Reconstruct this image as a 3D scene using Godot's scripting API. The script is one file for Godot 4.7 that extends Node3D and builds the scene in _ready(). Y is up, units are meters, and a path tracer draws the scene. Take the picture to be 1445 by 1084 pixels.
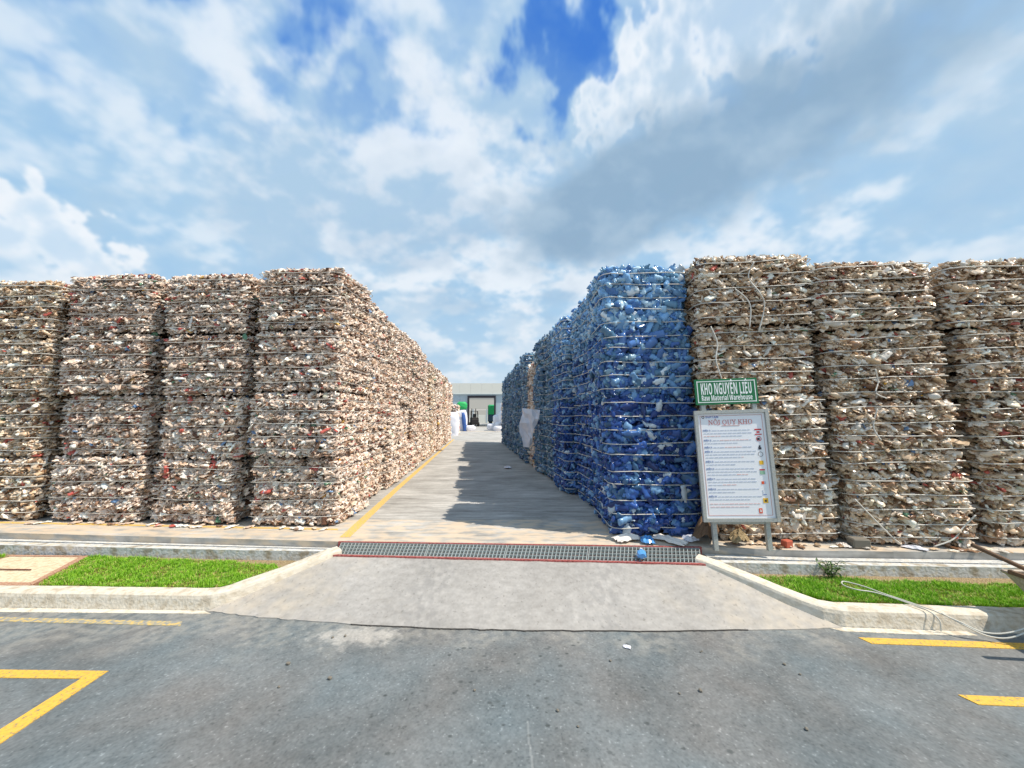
extends Node3D

# ---------------------------------------------------------------- state
var M := {}                       # materials
var rng := RandomNumberGenerator.new()
var taken := {}
var fine := FastNoiseLite.new()
var wide := FastNoiseLite.new()
var BOTTLES: Array[ArrayMesh] = []
var ROUND: Array[ArrayMesh] = []
var FILMS: Array[ArrayMesh] = []
var CAP: ArrayMesh
const YARD := 0.29                # height of the storage yard above the road
const TURF := 0.115

# ---------------------------------------------------------------- naming helpers
func numbered(called: String) -> String:
	var n: int = taken.get(called, 0)
	taken[called] = n + 1
	return called if n == 0 else "%s_%03d" % [called, n]

func thing(called: String, label: String, category: String, at := Vector3.ZERO, turn := 0.0, group := "") -> Node3D:
	var o := Node3D.new()
	o.name = numbered(called)
	add_child(o)
	o.position = at
	o.rotation.y = turn
	o.set_meta("label", label)
	o.set_meta("category", category)
	if group != "":
		o.set_meta("group", group)
	return o

func part(called: String, mesh: Mesh, mat: Material, parent: Node3D) -> MeshInstance3D:
	var o := MeshInstance3D.new()
	o.name = called
	o.mesh = mesh
	o.material_override = mat
	parent.add_child(o, true)
	return o

func single(called: String, mesh: Mesh, mat: Material, label: String, category: String, group := "") -> MeshInstance3D:
	var o := MeshInstance3D.new()
	o.name = numbered(called)
	o.mesh = mesh
	o.material_override = mat
	add_child(o)
	o.set_meta("label", label)
	o.set_meta("category", category)
	if group != "":
		o.set_meta("group", group)
	return o

func struct(called: String, mesh: Mesh, mat: Material, label := "") -> MeshInstance3D:
	var o := MeshInstance3D.new()
	o.name = numbered(called)
	o.mesh = mesh
	o.material_override = mat
	add_child(o)
	o.set_meta("kind", "structure")
	if label != "":
		o.set_meta("label", label)
	return o

# ---------------------------------------------------------------- mesh helpers
func begin() -> SurfaceTool:
	var st := SurfaceTool.new()
	st.begin(Mesh.PRIMITIVE_TRIANGLES)
	st.set_smooth_group(-1)
	return st

func done(st: SurfaceTool) -> ArrayMesh:
	st.generate_normals()
	return st.commit()

func tri(st: SurfaceTool, a: Vector3, b: Vector3, c: Vector3) -> void:
	st.add_vertex(a); st.add_vertex(b); st.add_vertex(c)

func quad(st: SurfaceTool, a: Vector3, b: Vector3, c: Vector3, d: Vector3) -> void:
	tri(st, a, b, c); tri(st, a, c, d)

func box(st: SurfaceTool, c: Vector3, s: Vector3, b := Basis.IDENTITY) -> void:
	var p := []
	for i in 8:
		p.append(c + b * Vector3((0.5 if i & 1 else -0.5) * s.x, (0.5 if i & 2 else -0.5) * s.y, (0.5 if i & 4 else -0.5) * s.z))
	quad(st, p[4], p[6], p[7], p[5]); quad(st, p[1], p[3], p[2], p[0])
	quad(st, p[5], p[7], p[3], p[1]); quad(st, p[0], p[2], p[6], p[4])
	quad(st, p[2], p[3], p[7], p[6]); quad(st, p[0], p[4], p[5], p[1])

func box_mesh(c: Vector3, s: Vector3, b := Basis.IDENTITY) -> ArrayMesh:
	var st := begin()
	box(st, c, s, b)
	return done(st)

func soft_box(s: Vector3, r: float) -> ArrayMesh:      # a box with chamfered edges, standing on y = 0
	var st := begin()
	var h := s * 0.5
	var o := Vector3(0, h.y, 0)
	for ax in 3:
		var u := (ax + 1) % 3
		var v := (ax + 2) % 3
		for sg in [-1.0, 1.0]:
			var q := []
			for k in [[-1, -1], [1, -1], [1, 1], [-1, 1]]:
				var w := Vector3.ZERO
				w[ax] = sg * h[ax]
				w[u] = k[0] * (h[u] - r)
				w[v] = k[1] * (h[v] - r)
				q.append(w + o)
			if sg > 0: quad(st, q[3], q[2], q[1], q[0])
			else: quad(st, q[0], q[1], q[2], q[3])
		for su in [-1.0, 1.0]:
			for sv in [-1.0, 1.0]:
				var e := []
				for k in [[-1, 0], [1, 0], [1, 1], [-1, 1]]:
					var w := Vector3.ZERO
					w[ax] = k[0] * (h[ax] - r)
					w[u] = su * (h[u] - (r if k[1] == 0 else 0.0))
					w[v] = sv * (h[v] - (r if k[1] == 1 else 0.0))
					e.append(w + o)
				if su * sv > 0: quad(st, e[0], e[1], e[2], e[3])
				else: quad(st, e[3], e[2], e[1], e[0])
	for i in 8:
		var g := Vector3(1 if i & 1 else -1, 1 if i & 2 else -1, 1 if i & 4 else -1)
		var a := o + g * Vector3(h.x, h.y - r, h.z - r)
		var b := o + g * Vector3(h.x - r, h.y, h.z - r)
		var c := o + g * Vector3(h.x - r, h.y - r, h.z)
		if g.x * g.y * g.z > 0: tri(st, c, b, a)
		else: tri(st, a, b, c)
	return done(st)

func tube(st: SurfaceTool, pts: Array, r: float, sides := 5, closed := false, flat := 1.0) -> void:
	var n := pts.size()
	var rings := []
	for i in n:
		var prev: Vector3 = pts[(i - 1 + n) % n] if closed or i > 0 else pts[i]
		var next: Vector3 = pts[(i + 1) % n] if closed or i < n - 1 else pts[i]
		var d := (next - prev).normalized()
		var up := Vector3.UP if absf(d.y) < 0.9 else Vector3.RIGHT
		var a := d.cross(up).normalized()
		var b := a.cross(d).normalized()
		var ring := []
		for k in sides:
			var t := TAU * k / sides
			ring.append(pts[i] + (a * cos(t) * flat + b * sin(t)) * r)
		rings.append(ring)
	for i in (n if closed else n - 1):
		for k in sides:
			var l := (k + 1) % sides
			var j := (i + 1) % n
			quad(st, rings[i][k], rings[i][l], rings[j][l], rings[j][k])
	if not closed:
		for k in range(1, sides - 1):
			tri(st, rings[0][0], rings[0][k + 1], rings[0][k])
			tri(st, rings[n - 1][0], rings[n - 1][k], rings[n - 1][k + 1])

func tube_mesh(pts: Array, r: float, sides := 6, closed := false, flat := 1.0) -> ArrayMesh:
	var st := begin()
	st.set_smooth_group(0)
	tube(st, pts, r, sides, closed, flat)
	return done(st)

func curve(pts: Array, steps := 6) -> Array:            # a smooth line through the points
	var out := []
	for i in pts.size() - 1:
		var a: Vector3 = pts[maxi(i - 1, 0)]
		var b: Vector3 = pts[i]
		var c: Vector3 = pts[i + 1]
		var d: Vector3 = pts[mini(i + 2, pts.size() - 1)]
		for k in steps:
			out.append(b.cubic_interpolate(c, a, d, float(k) / steps))
	out.append(pts[pts.size() - 1])
	return out

func slab(poly: Array, y0: float, y1: float, uv := Vector4(1, 1, 0, 0)) -> ArrayMesh:   # a flat plate with an outline in plan, uv from its place in the yard
	var st := begin()
	var pv := PackedVector2Array(poly)
	var ix := Geometry2D.triangulate_polygon(pv)
	for i in range(0, ix.size(), 3):
		var t := [pv[ix[i]], pv[ix[i + 1]], pv[ix[i + 2]]]
		if (t[1] - t[0]).cross(t[2] - t[0]) < 0:
			t.reverse()
		for q in t:
			st.set_uv(Vector2(q.x * uv.x + uv.z, q.y * uv.y + uv.w))
			st.add_vertex(Vector3(q.x, y1, q.y))
	for i in poly.size():
		var a: Vector2 = poly[i]
		var b: Vector2 = poly[(i + 1) % poly.size()]
		var side := [Vector3(a.x, y0, a.y), Vector3(b.x, y0, b.y), Vector3(b.x, y1, b.y), Vector3(a.x, y1, a.y)]
		for k in [0, 1, 2, 0, 2, 3]:
			st.set_uv(Vector2(side[k].x * uv.x + uv.z, (side[k].z + side[k].y) * uv.y + uv.w))
			st.add_vertex(side[k])
	return done(st)

func sweep(path: Array, profile: Array) -> ArrayMesh:   # path: [x, z, foot, top]; profile: [across, share of height]
	var st := begin()
	var rows := []
	var along := 0.0
	for i in path.size():
		var p: Array = path[i]
		var a: Array = path[maxi(i - 1, 0)]
		var b: Array = path[mini(i + 1, path.size() - 1)]
		var d := Vector2(b[0] - a[0], b[1] - a[1]).normalized()
		var nrm := Vector2(d.y, -d.x)
		var row := []
		for q in profile:
			var wob := fine.get_noise_2d(p[0] * 30.0 + q[0] * 90.0, p[1] * 30.0) * 0.004
			row.append(Vector3(p[0] + nrm.x * (q[0] + wob), p[2] + (p[3] - p[2]) * q[1] + wob * 0.6, p[1] + nrm.y * (q[0] + wob)))
		rows.append(row)
	for i in rows.size() - 1:
		for k in profile.size() - 1:
			quad(st, rows[i][k], rows[i][k + 1], rows[i + 1][k + 1], rows[i + 1][k])
	for e in [0, rows.size() - 1]:
		for k in range(1, profile.size() - 1):
			tri(st, rows[e][0], rows[e][k], rows[e][k + 1])
	return done(st)

func refine(path: Array, step: float) -> Array:
	var out := []
	for i in path.size() - 1:
		var a: Array = path[i]
		var b: Array = path[i + 1]
		var n := maxi(1, int(Vector2(b[0] - a[0], b[1] - a[1]).length() / step))
		for k in n:
			var t := float(k) / n
			var r := []
			for c in a.size(): r.append(lerpf(a[c], b[c], t))
			out.append(r)
	out.append(path[path.size() - 1])
	return out

func cylinder(st: SurfaceTool, a: Vector3, b: Vector3, r: float, sides := 12) -> void:
	tube(st, [a, b], r, sides)

# ---------------------------------------------------------------- materials
func mat(called: String, c: Color, rough := 0.8, metal := 0.0) -> StandardMaterial3D:
	var m := StandardMaterial3D.new()
	m.resource_name = called
	m.albedo_color = c
	m.roughness = rough
	m.metallic = metal
	m.cull_mode = BaseMaterial3D.CULL_DISABLED
	M[called] = m
	return m

func c8(r: float, g: float, b: float) -> Color:
	return Color(r / 255.0, g / 255.0, b / 255.0)

func noise(sd: int, freq: float, octaves := 4, kind := FastNoiseLite.TYPE_SIMPLEX_SMOOTH) -> FastNoiseLite:
	var n := FastNoiseLite.new()
	n.seed = sd
	n.noise_type = kind
	n.frequency = freq
	n.fractal_octaves = octaves
	n.fractal_type = FastNoiseLite.FRACTAL_FBM
	return n

func noise_tex(n: FastNoiseLite, size: int, stops: Array) -> NoiseTexture2D:
	var t := NoiseTexture2D.new()
	t.width = size
	t.height = size
	t.seamless = true
	t.noise = n
	if stops.size():
		var g := Gradient.new()
		g.offsets = PackedFloat32Array(stops.map(func(s): return s[0]))
		g.colors = PackedColorArray(stops.map(func(s): return s[1]))
		t.color_ramp = g
	return t

func grainy(called: String, stops: Array, per_metre: float, rough: float, sd: int, bump := 0.4, freq := 0.02) -> StandardMaterial3D:
	var m := mat(called, Color.WHITE, rough)
	m.albedo_texture = noise_tex(noise(sd, freq, 6), 512, stops)
	m.heightmap_enabled = bump > 0.0
	m.heightmap_scale = bump
	m.heightmap_texture = noise_tex(noise(sd + 1, 0.09, 4), 512, [])
	m.uv1_triplanar = true
	m.uv1_world_triplanar = true
	m.uv1_scale = Vector3.ONE * per_metre
	return m

func picture(w: int, h: int, f: Callable) -> ImageTexture:
	var im := Image.create(w, h, false, Image.FORMAT_RGB8)
	for y in h:
		for x in w:
			im.set_pixel(x, y, f.call(x, y))
	return ImageTexture.create_from_image(im)

func make_materials() -> void:
	var speck := noise(3, 0.55, 2, FastNoiseLite.TYPE_VALUE)
	var mid := noise(5, 0.05, 4)
	var big := noise(7, 0.0065, 4)
	var warp := noise(9, 0.012, 3)
	# asphalt of the road, 12 m by 6 m, 2048 x 1024: worn grey binder, pale and dark chips, oil drips, cement spill
	var drips := []
	var dr := RandomNumberGenerator.new()
	dr.seed = 44
	for i in 120:
		drips.append([dr.randfn(0.15, 0.62), dr.randf_range(-3.1, -2.05), dr.randf_range(0.006, 0.022), dr.randf_range(0.3, 0.75)])
	for i in 70:
		drips.append([dr.randf_range(-3.5, 3.5), dr.randf_range(-3.1, -1.6), dr.randf_range(0.004, 0.014), dr.randf_range(0.2, 0.5)])
	var spots := {}
	for d in drips:
		var cx := int((d[0] + 6.0) * 170.67)
		var cy := int((d[1] + 4.5) * 170.67)
		for yy in range(cy - 5, cy + 6):
			for xx in range(cx - 6, cx + 7):
				var e := Vector2(xx - cx, (yy - cy) * 1.3).length() / 170.67 + fine.get_noise_2d(xx * 14.0, yy * 14.0) * 0.006
				if e < d[2]:
					spots[yy * 2048 + xx] = maxf(spots.get(yy * 2048 + xx, 0.0), d[3] * smoothstep(d[2], d[2] * 0.5, e))
	var road := func(x: int, y: int) -> Color:
		var wx := x / 170.67 - 6.0
		var wz := y / 170.67 - 4.5
		var b := big.get_noise_2d(x, y)
		var k := 0.425 + b * 0.06 + mid.get_noise_2d(x, y) * 0.03
		var s := speck.get_noise_2d(x, y)
		k += s * 0.055
		if s > 0.68: k += 0.09
		elif s < -0.66: k -= 0.04
		var blue := big.get_noise_2d(x + 4000, y) * 0.022
		var c := Color(k - 0.012 - blue, k + 0.006 + blue * 0.3, k + 0.012 + blue)
		# pale dust driven over from the apron and the kerb
		var dust := smoothstep(0.42, 0.0, wz + 3.25 + warp.get_noise_2d(x, y) * 0.35) * 0.4 * clampf(0.6 + mid.get_noise_2d(x + 900, y) * 1.4, 0.0, 1.0)
		c = c.lerp(Color(0.66, 0.64, 0.6), dust)
		# cement spilled by the joint
		var cs := Vector2((wx + 1.2) / 0.33, (wz + 3.13) / 0.14).length() + warp.get_noise_2d(x * 3.0, y * 3.0) * 0.7 + mid.get_noise_2d(x * 2.0, y * 2.0) * 0.3
		c = c.lerp(Color(0.74, 0.72, 0.69) * (1.0 + s * 0.1), smoothstep(1.3, 0.4, cs) * 0.62)
		var o: float = spots.get(y * 2048 + x, 0.0)
		if o > 0.0: c = c.lerp(Color(0.2, 0.22, 0.22), o * 0.85)
		# a scratch left by a dragged load
		var sc := absf(wx - (0.09 + (wz + 2.2) * 0.05) - warp.get_noise_2d(y, 5) * 0.01)
		if sc < 0.006 and wz > -2.3 and wz < -2.0: c = c.lerp(Color(0.7, 0.7, 0.69), 0.25)
		return c
	var m := mat("asphalt", Color.WHITE, 0.92)
	m.albedo_texture = picture(2048, 1024, road)
	m.heightmap_enabled = true
	m.heightmap_scale = 0.5
	m.heightmap_texture = noise_tex(noise(21, 0.25, 3), 512, [])
	m.uv1_scale = Vector3.ONE
	# concrete of the apron: trowelled, stained, warm at the edges where earth was washed over it; 8 m by 4 m
	var apron := func(x: int, y: int) -> Color:
		var wx := x / 128.0 - 4.0
		var wz := y / 128.0 - 6.0
		var k := 0.605 + big.get_noise_2d(x * 1.5, y * 1.5) * 0.045 + mid.get_noise_2d(x, y * 2.2) * 0.05 + speck.get_noise_2d(x, y) * 0.035
		var c := Color(k + 0.012, k, k - 0.016)
		var earth := smoothstep(1.2, 2.5, absf(wx) + warp.get_noise_2d(x * 2.0, y * 2.0) * 0.6) * clampf(0.6 + mid.get_noise_2d(x + 300, y + 70) * 0.6, 0.0, 1.0)
		c = c.lerp(Color(0.75, 0.7, 0.625), earth * 0.7)
		# rubber left by tyres: two broken tracks
		var track := maxf(exp(-((wx - 0.85 - warp.get_noise_2d(y, 40) * 0.2) / 0.2) ** 2), exp(-((wx + 0.75 - warp.get_noise_2d(y, 90) * 0.2) / 0.22) ** 2))
		c = c.lerp(Color(0.5, 0.495, 0.49), track * clampf(0.22 + mid.get_noise_2d(x * 2.0, y * 1.2) * 0.7, 0.0, 0.45))
		if mid.get_noise_2d(x * 3.1 + 50, y * 3.1) > 0.52: c = c.lerp(Color(0.4, 0.39, 0.37), 0.4)
		return c
	m = mat("apron_concrete", Color.WHITE, 0.9)
	m.albedo_texture = picture(1024, 512, apron)
	m.heightmap_enabled = true
	m.heightmap_scale = 0.35
	m.heightmap_texture = noise_tex(noise(23, 0.12, 4), 512, [])
	# concrete of the yard: broom lines across the alley; 8 m by 32 m
	var yard := func(x: int, y: int) -> Color:
		var k := 0.64 + big.get_noise_2d(x * 1.8, y * 3.0) * 0.11 + mid.get_noise_2d(x * 0.7, y * 4.0) * 0.1 + speck.get_noise_2d(x, y) * 0.03
		k += warp.get_noise_2d(x * 0.5, y * 14.0) * 0.09
		var c := Color(k + 0.012, k + 0.002, k - 0.018)
		var wz := y / 64.0 - 36.0
		if wz > -5.4: c = c.lerp(Color(0.82, 0.735, 0.63), clampf(0.5 + mid.get_noise_2d(x, y * 2.0 + 99) * 1.1 + big.get_noise_2d(x * 3.0, y) * 0.6, 0.0, 0.75))
		return c
	m = mat("yard_concrete", Color.WHITE, 0.88)
	m.albedo_texture = picture(512, 2048, yard)
	m.heightmap_enabled = true
	m.heightmap_scale = 0.3
	m.heightmap_texture = noise_tex(noise(25, 0.1, 4), 512, [])
	grainy("kerb_concrete", [[0.2, c8(184, 172, 152)], [0.42, c8(206, 198, 182)], [0.62, c8(214, 207, 193)], [0.85, c8(196, 184, 162)]], 0.7, 0.9, 31)
	grainy("wall_plaster", [[0.2, c8(160, 150, 132)], [0.4, c8(190, 190, 186)], [0.6, c8(204, 206, 206)], [0.8, c8(196, 186, 164)]], 0.55, 0.9, 35)
	grainy("ledge_concrete", [[0.2, c8(176, 176, 174)], [0.5, c8(205, 205, 203)], [0.8, c8(190, 184, 172)]], 0.8, 0.9, 37)
	grainy("soil", [[0.2, c8(120, 98, 68)], [0.5, c8(168, 146, 110)], [0.8, c8(190, 172, 138)]], 2.0, 1.0, 39, 1.2, 0.05)
	grainy("far_ground", [[0.2, c8(140, 136, 126)], [0.8, c8(172, 168, 158)]], 0.2, 0.95, 41)
	grainy("paving", [[0.2, c8(196, 172, 140)], [0.5, c8(222, 204, 176)], [0.8, c8(208, 186, 152)]], 1.0, 0.9, 43)
	grainy("red_edging", [[0.2, c8(164, 118, 94)], [0.6, c8(192, 152, 126)], [0.9, c8(178, 146, 122)]], 3.0, 0.85, 45)
	grainy("road_paint", [[0.18, c8(140, 130, 104)], [0.3, c8(206, 164, 72)], [0.6, c8(226, 178, 66)], [0.78, c8(214, 172, 90)], [0.9, c8(160, 146, 112)]], 1.6, 0.75, 47, 0.15, 0.04)
	grainy("worn_paint", [[0.3, c8(140, 140, 136)], [0.5, c8(168, 158, 128)], [0.7, c8(202, 172, 104)]], 1.3, 0.85, 49, 0.15, 0.03)
	grainy("yard_paint", [[0.25, c8(178, 168, 146)], [0.42, c8(206, 174, 104)], [0.6, c8(222, 176, 74)], [0.85, c8(202, 176, 122)]], 1.4, 0.8, 51, 0.15, 0.04)
	grainy("red_steel", [[0.2, c8(120, 60, 52)], [0.5, c8(176, 84, 80)], [0.9, c8(160, 110, 104)]], 3.0, 0.6, 53)
	var g := grainy("galvanised", [[0.2, c8(142, 152, 152)], [0.5, c8(176, 186, 185)], [0.9, c8(160, 166, 164)]], 4.0, 0.5, 55, 0.05)
	g.metallic = 0.35
	grainy("sign_frame", [[0.2, c8(160, 164, 162)], [0.6, c8(186, 188, 184)], [0.9, c8(168, 162, 150)]], 3.0, 0.5, 57, 0.05).metallic = 0.3
	grainy("shaded_beige_core", [[0.25, c8(58, 42, 34)], [0.5, c8(98, 76, 60)], [0.75, c8(76, 58, 46)]], 3.0, 0.8, 59, 2.0, 0.06)  # much darker than the skin: shade of the gaps painted into the core
	grainy("shaded_blue_core", [[0.25, c8(20, 34, 66)], [0.5, c8(38, 66, 120)], [0.75, c8(30, 50, 92)]], 3.0, 0.5, 61, 2.0, 0.06)  # navy below the bottle blues, gap shade put into the colour
	grainy("old_wood", [[0.2, c8(78, 58, 44)], [0.5, c8(122, 94, 70)], [0.8, c8(100, 78, 60)]], 5.0, 0.8, 63, 0.3, 0.05)
	grainy("tub_steel", [[0.2, c8(150, 136, 122)], [0.5, c8(192, 184, 174)], [0.8, c8(166, 158, 148)]], 3.0, 0.6, 65, 0.1).metallic = 0.2
	mat("rubber", c8(34, 33, 32), 0.8)
	mat("rust", c8(96, 48, 34), 0.9)
	mat("strap", c8(206, 203, 196), 0.5)
	mat("cord", c8(200, 199, 190), 0.6)
	mat("plastic", Color.WHITE, 0.28).vertex_color_use_as_albedo = true
	M.plastic.backlight_enabled = true
	M.plastic.backlight = Color(0.4, 0.4, 0.4)
	mat("glossy_plastic", Color.WHITE, 0.14).vertex_color_use_as_albedo = true
	M.glossy_plastic.backlight_enabled = true
	M.glossy_plastic.backlight = Color(0.45, 0.45, 0.45)
	mat("grass", Color.WHITE, 0.6).vertex_color_use_as_albedo = true
	M.grass.backlight_enabled = true
	M.grass.backlight = Color(0.5, 0.5, 0.5)
	mat("sign_green", c8(22, 112, 66), 0.45)
	mat("sign_white", c8(236, 240, 238), 0.5)
	mat("sheet_white", c8(240, 241, 245), 0.4)
	mat("print_blue", c8(192, 200, 218), 0.6)
	mat("print_navy", c8(96, 124, 182), 0.6)
	mat("print_red", c8(204, 120, 116), 0.6)
	mat("print_pink", c8(228, 190, 186), 0.6)
	mat("print_line", c8(206, 160, 154), 0.6)
	mat("icon_red", c8(196, 44, 48), 0.6)
	mat("icon_dark", c8(40, 40, 52), 0.6)
	mat("icon_yellow", c8(236, 186, 52), 0.6)
	mat("icon_green", c8(150, 190, 160), 0.6)
	mat("icon_orange", c8(226, 90, 50), 0.6)
	mat("fascia", c8(214, 214, 206), 0.6)
	mat("cladding", c8(166, 182, 192), 0.6)
	mat("door_steel", c8(38, 34, 44), 0.6)
	mat("tarp_green", c8(30, 158, 96), 0.5)
	mat("truck_blue", c8(36, 66, 92), 0.5)
	mat("forklift_dark", c8(26, 22, 20), 0.5)
	mat("bag_white", c8(222, 222, 230), 0.7)
	mat("bag_blue", c8(52, 92, 160), 0.6)
	mat("bag_green", c8(38, 170, 92), 0.6)
	mat("hall_grey", c8(190, 186, 178), 0.8)  # plain concrete grey of the distant hall
	mat("rag", c8(226, 218, 210), 0.8)
	mat("brick", c8(178, 88, 66), 0.9)
	mat("grey_stone", c8(118, 112, 102), 0.95)
	mat("glass", c8(60, 70, 80), 0.1)

# ---------------------------------------------------------------- sky
func blob(az: float, el: float, a0: float, e0: float, sa: float, se: float, rot := 0.0) -> float:
	var x := az - a0
	var y := el - e0
	var c := cos(rot)
	var s := sin(rot)
	var u := (x * c + y * s) / sa
	var v := (-x * s + y * c) / se
	return exp(-(u * u + v * v))

func heap(az: float, el: float, balls: Array) -> float:   # signed distance to a union of round puffs, in degrees
	var d := 99.0
	for b in balls:
		d = minf(d, Vector2(az - b[0], (el - b[1]) * 1.1).length() - b[2])
	return d

func make_sky() -> ImageTexture:
	var w := 2048
	var h := 1024
	var im := Image.create(w, h, false, Image.FORMAT_RGB8)
	var low := noise(101, 0.55, 4)
	var puffs := noise(103, 1.9, 6)
	var wisps := noise(105, 5.0, 5)
	var edge := noise(107, 0.16, 5)
	var warp := noise(109, 0.9, 3)
	var left_heap := [[-55.5, 15.0, 5.5], [-53.5, 18.2, 3.6], [-50.5, 16.0, 3.6], [-48.0, 14.2, 3.6], [-58.5, 17.0, 4.0], [-63.0, 14.5, 5.0], [-45.5, 12.8, 3.2]]
	var right_heap := [[14.5, 40.2, 3.6], [12.5, 38.0, 2.6], [18.5, 40.6, 4.4], [22.5, 44.5, 4.6], [27.0, 47.0, 6.0], [25.0, 41.0, 6.0], [34.0, 45.0, 8.0], [41.0, 43.0, 7.0]]
	for y in h / 2:
		var el := 90.0 - (y + 0.5) * 180.0 / h
		var ce := cos(deg_to_rad(el))
		var se := sin(deg_to_rad(el))
		for x in w:
			var az := wrapf((x + 0.5) * 360.0 / w, -180.0, 180.0)
			var ar := deg_to_rad(az)
			var k := 1.35 / (se + 0.42)
			var px := sin(ar) * ce * k
			var pz := -cos(ar) * ce * k
			var wx := warp.get_noise_2d(px, pz)
			var lo := low.get_noise_2d(px + wx * 0.25, pz)
			var pf := puffs.get_noise_2d(px + wx * 0.22, pz * 1.25 + wx * 0.1)
			var ws := wisps.get_noise_2d(px, pz * 1.2)
			# open air
			var up := clampf(el / 50.0, 0.0, 1.0)
			var c := c8(206, 222, 234).lerp(c8(124, 176, 222), smoothstep(0.02, 0.42, up)).lerp(c8(66, 122, 206), smoothstep(0.42, 0.95, up))
			# thin veil with open holes
			var ha := az + edge.get_noise_2d(az * 0.5, el * 0.5 + 200.0) * 16.0 + ws * 3.0
			var he := el + edge.get_noise_2d(az * 0.5 + 300.0, el * 0.5) * 11.0 + pf * 3.0
			var hole := minf(1.0, smoothstep(0.1, 0.9, blob(ha, he, 8.0, 46.0, 7.5, 6.0, 0.5)) + blob(ha, he, -47.0, 41.0, 6.0, 3.6) + blob(ha, he, -32.0, 47.5, 13.0, 4.0) * 0.8 + blob(ha, he, -58.0, 31.0, 6.0, 2.4, -0.4) * 0.45 + blob(ha, he, -22.0, 38.0, 9.0, 3.0, 0.3) * 0.4)
			var veil := clampf(0.84 + lo * 0.35 + ws * 0.22 - hole * 0.85, 0.0, 0.94)
			c = c.lerp(c8(178, 206, 228), veil)
			# small lit puffs in rows
			var there := 0.62 + 0.6 * blob(az, el, -20.0, 36.0, 24.0, 12.0) + 0.6 * blob(az, el, -2.0, 22.0, 20.0, 12.0) + 0.4 * blob(az, el, 34.0, 20.0, 16.0, 5.0, 0.25) - hole * 0.5
			var dapple := ws * 0.55 + wisps.get_noise_2d(px * 2.3 + 9.0, pz * 2.3) * 0.3
			var pa := smoothstep(-0.2, 0.5, pf * 0.9 + dapple + (there - 0.8) * 0.4) * clampf(there, 0.0, 1.0)
			c = c.lerp(c8(238, 241, 246), pa * 0.78)
			# lilac grey undersides, low and in the middle
			var ub := smoothstep(0.0, 0.5, lo * 0.7 - pf * 0.6 + 0.12 + ws * 0.15) * (0.55 * blob(az, el, 4.0, 21.0, 28.0, 9.0) + 0.24)
			c = c.lerp(c8(156, 182, 208), ub * 0.8)
			# the broad grey bank and its bright head
			var d := heap(az, el, right_heap) - edge.get_noise_2d(az * 1.6, el * 1.6) * 4.2 - ws * 0.5
			var head := smoothstep(0.7, -1.3, d) * smoothstep(30.0, 40.0, el)
			var inner := smoothstep(0.0, -5.5, d + pf * 1.2 + ws * 0.8)
			c = c.lerp(c8(234, 239, 245).lerp(c8(184, 207, 228), inner), head * 0.85)
			var bank := blob(az, el, 34.0, 33.0, 25.0, 7.5, 0.16) + 0.9 * blob(az, el, 14.0, 28.0, 14.0, 5.5, 0.25)
			var ba := clampf(smoothstep(0.18, 0.85, bank + ws * 0.22 + lo * 0.3 + pf * 0.14 + edge.get_noise_2d(az * 0.7, el) * 0.22), 0.0, 1.0)
			c = c.lerp(c8(138, 167, 193).lerp(c8(160, 186, 208), clampf(pf + ws * 0.5 + 0.3, 0.0, 1.0)), ba * 0.84)
			# the bright heap over the bales
			d = heap(az, el, left_heap) - edge.get_noise_2d(az * 1.8 + 90.0, el * 1.8) * 3.6 - ws * 0.5
			var lit := smoothstep(0.6, -0.7, d) * smoothstep(8.0, 17.0, el + edge.get_noise_2d(az, el + 50.0) * 5.0)
			c = c.lerp(c8(236, 240, 245).lerp(c8(200, 219, 236), smoothstep(-0.8, -5.0, d + ws * 3.0 + pf * 2.0)), lit * 0.92)
			# far rows of cloud, thin and flat
			var fr := smoothstep(-0.1, 0.35, puffs.get_noise_2d(px * 0.8, pz * 1.1 + 40.0) + ws * 0.35) * smoothstep(26.0, 8.0, el)
			c = c.lerp(c8(220, 228, 236), fr * 0.55)
			c = c.lerp(c8(222, 228, 232), smoothstep(9.0, 0.0, el) * 0.8)
			im.set_pixel(x, y, c)
	for y in range(h / 2, h):
		for x in w:
			im.set_pixel(x, y, Color(0.5, 0.49, 0.47))
	return ImageTexture.create_from_image(im)

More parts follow.
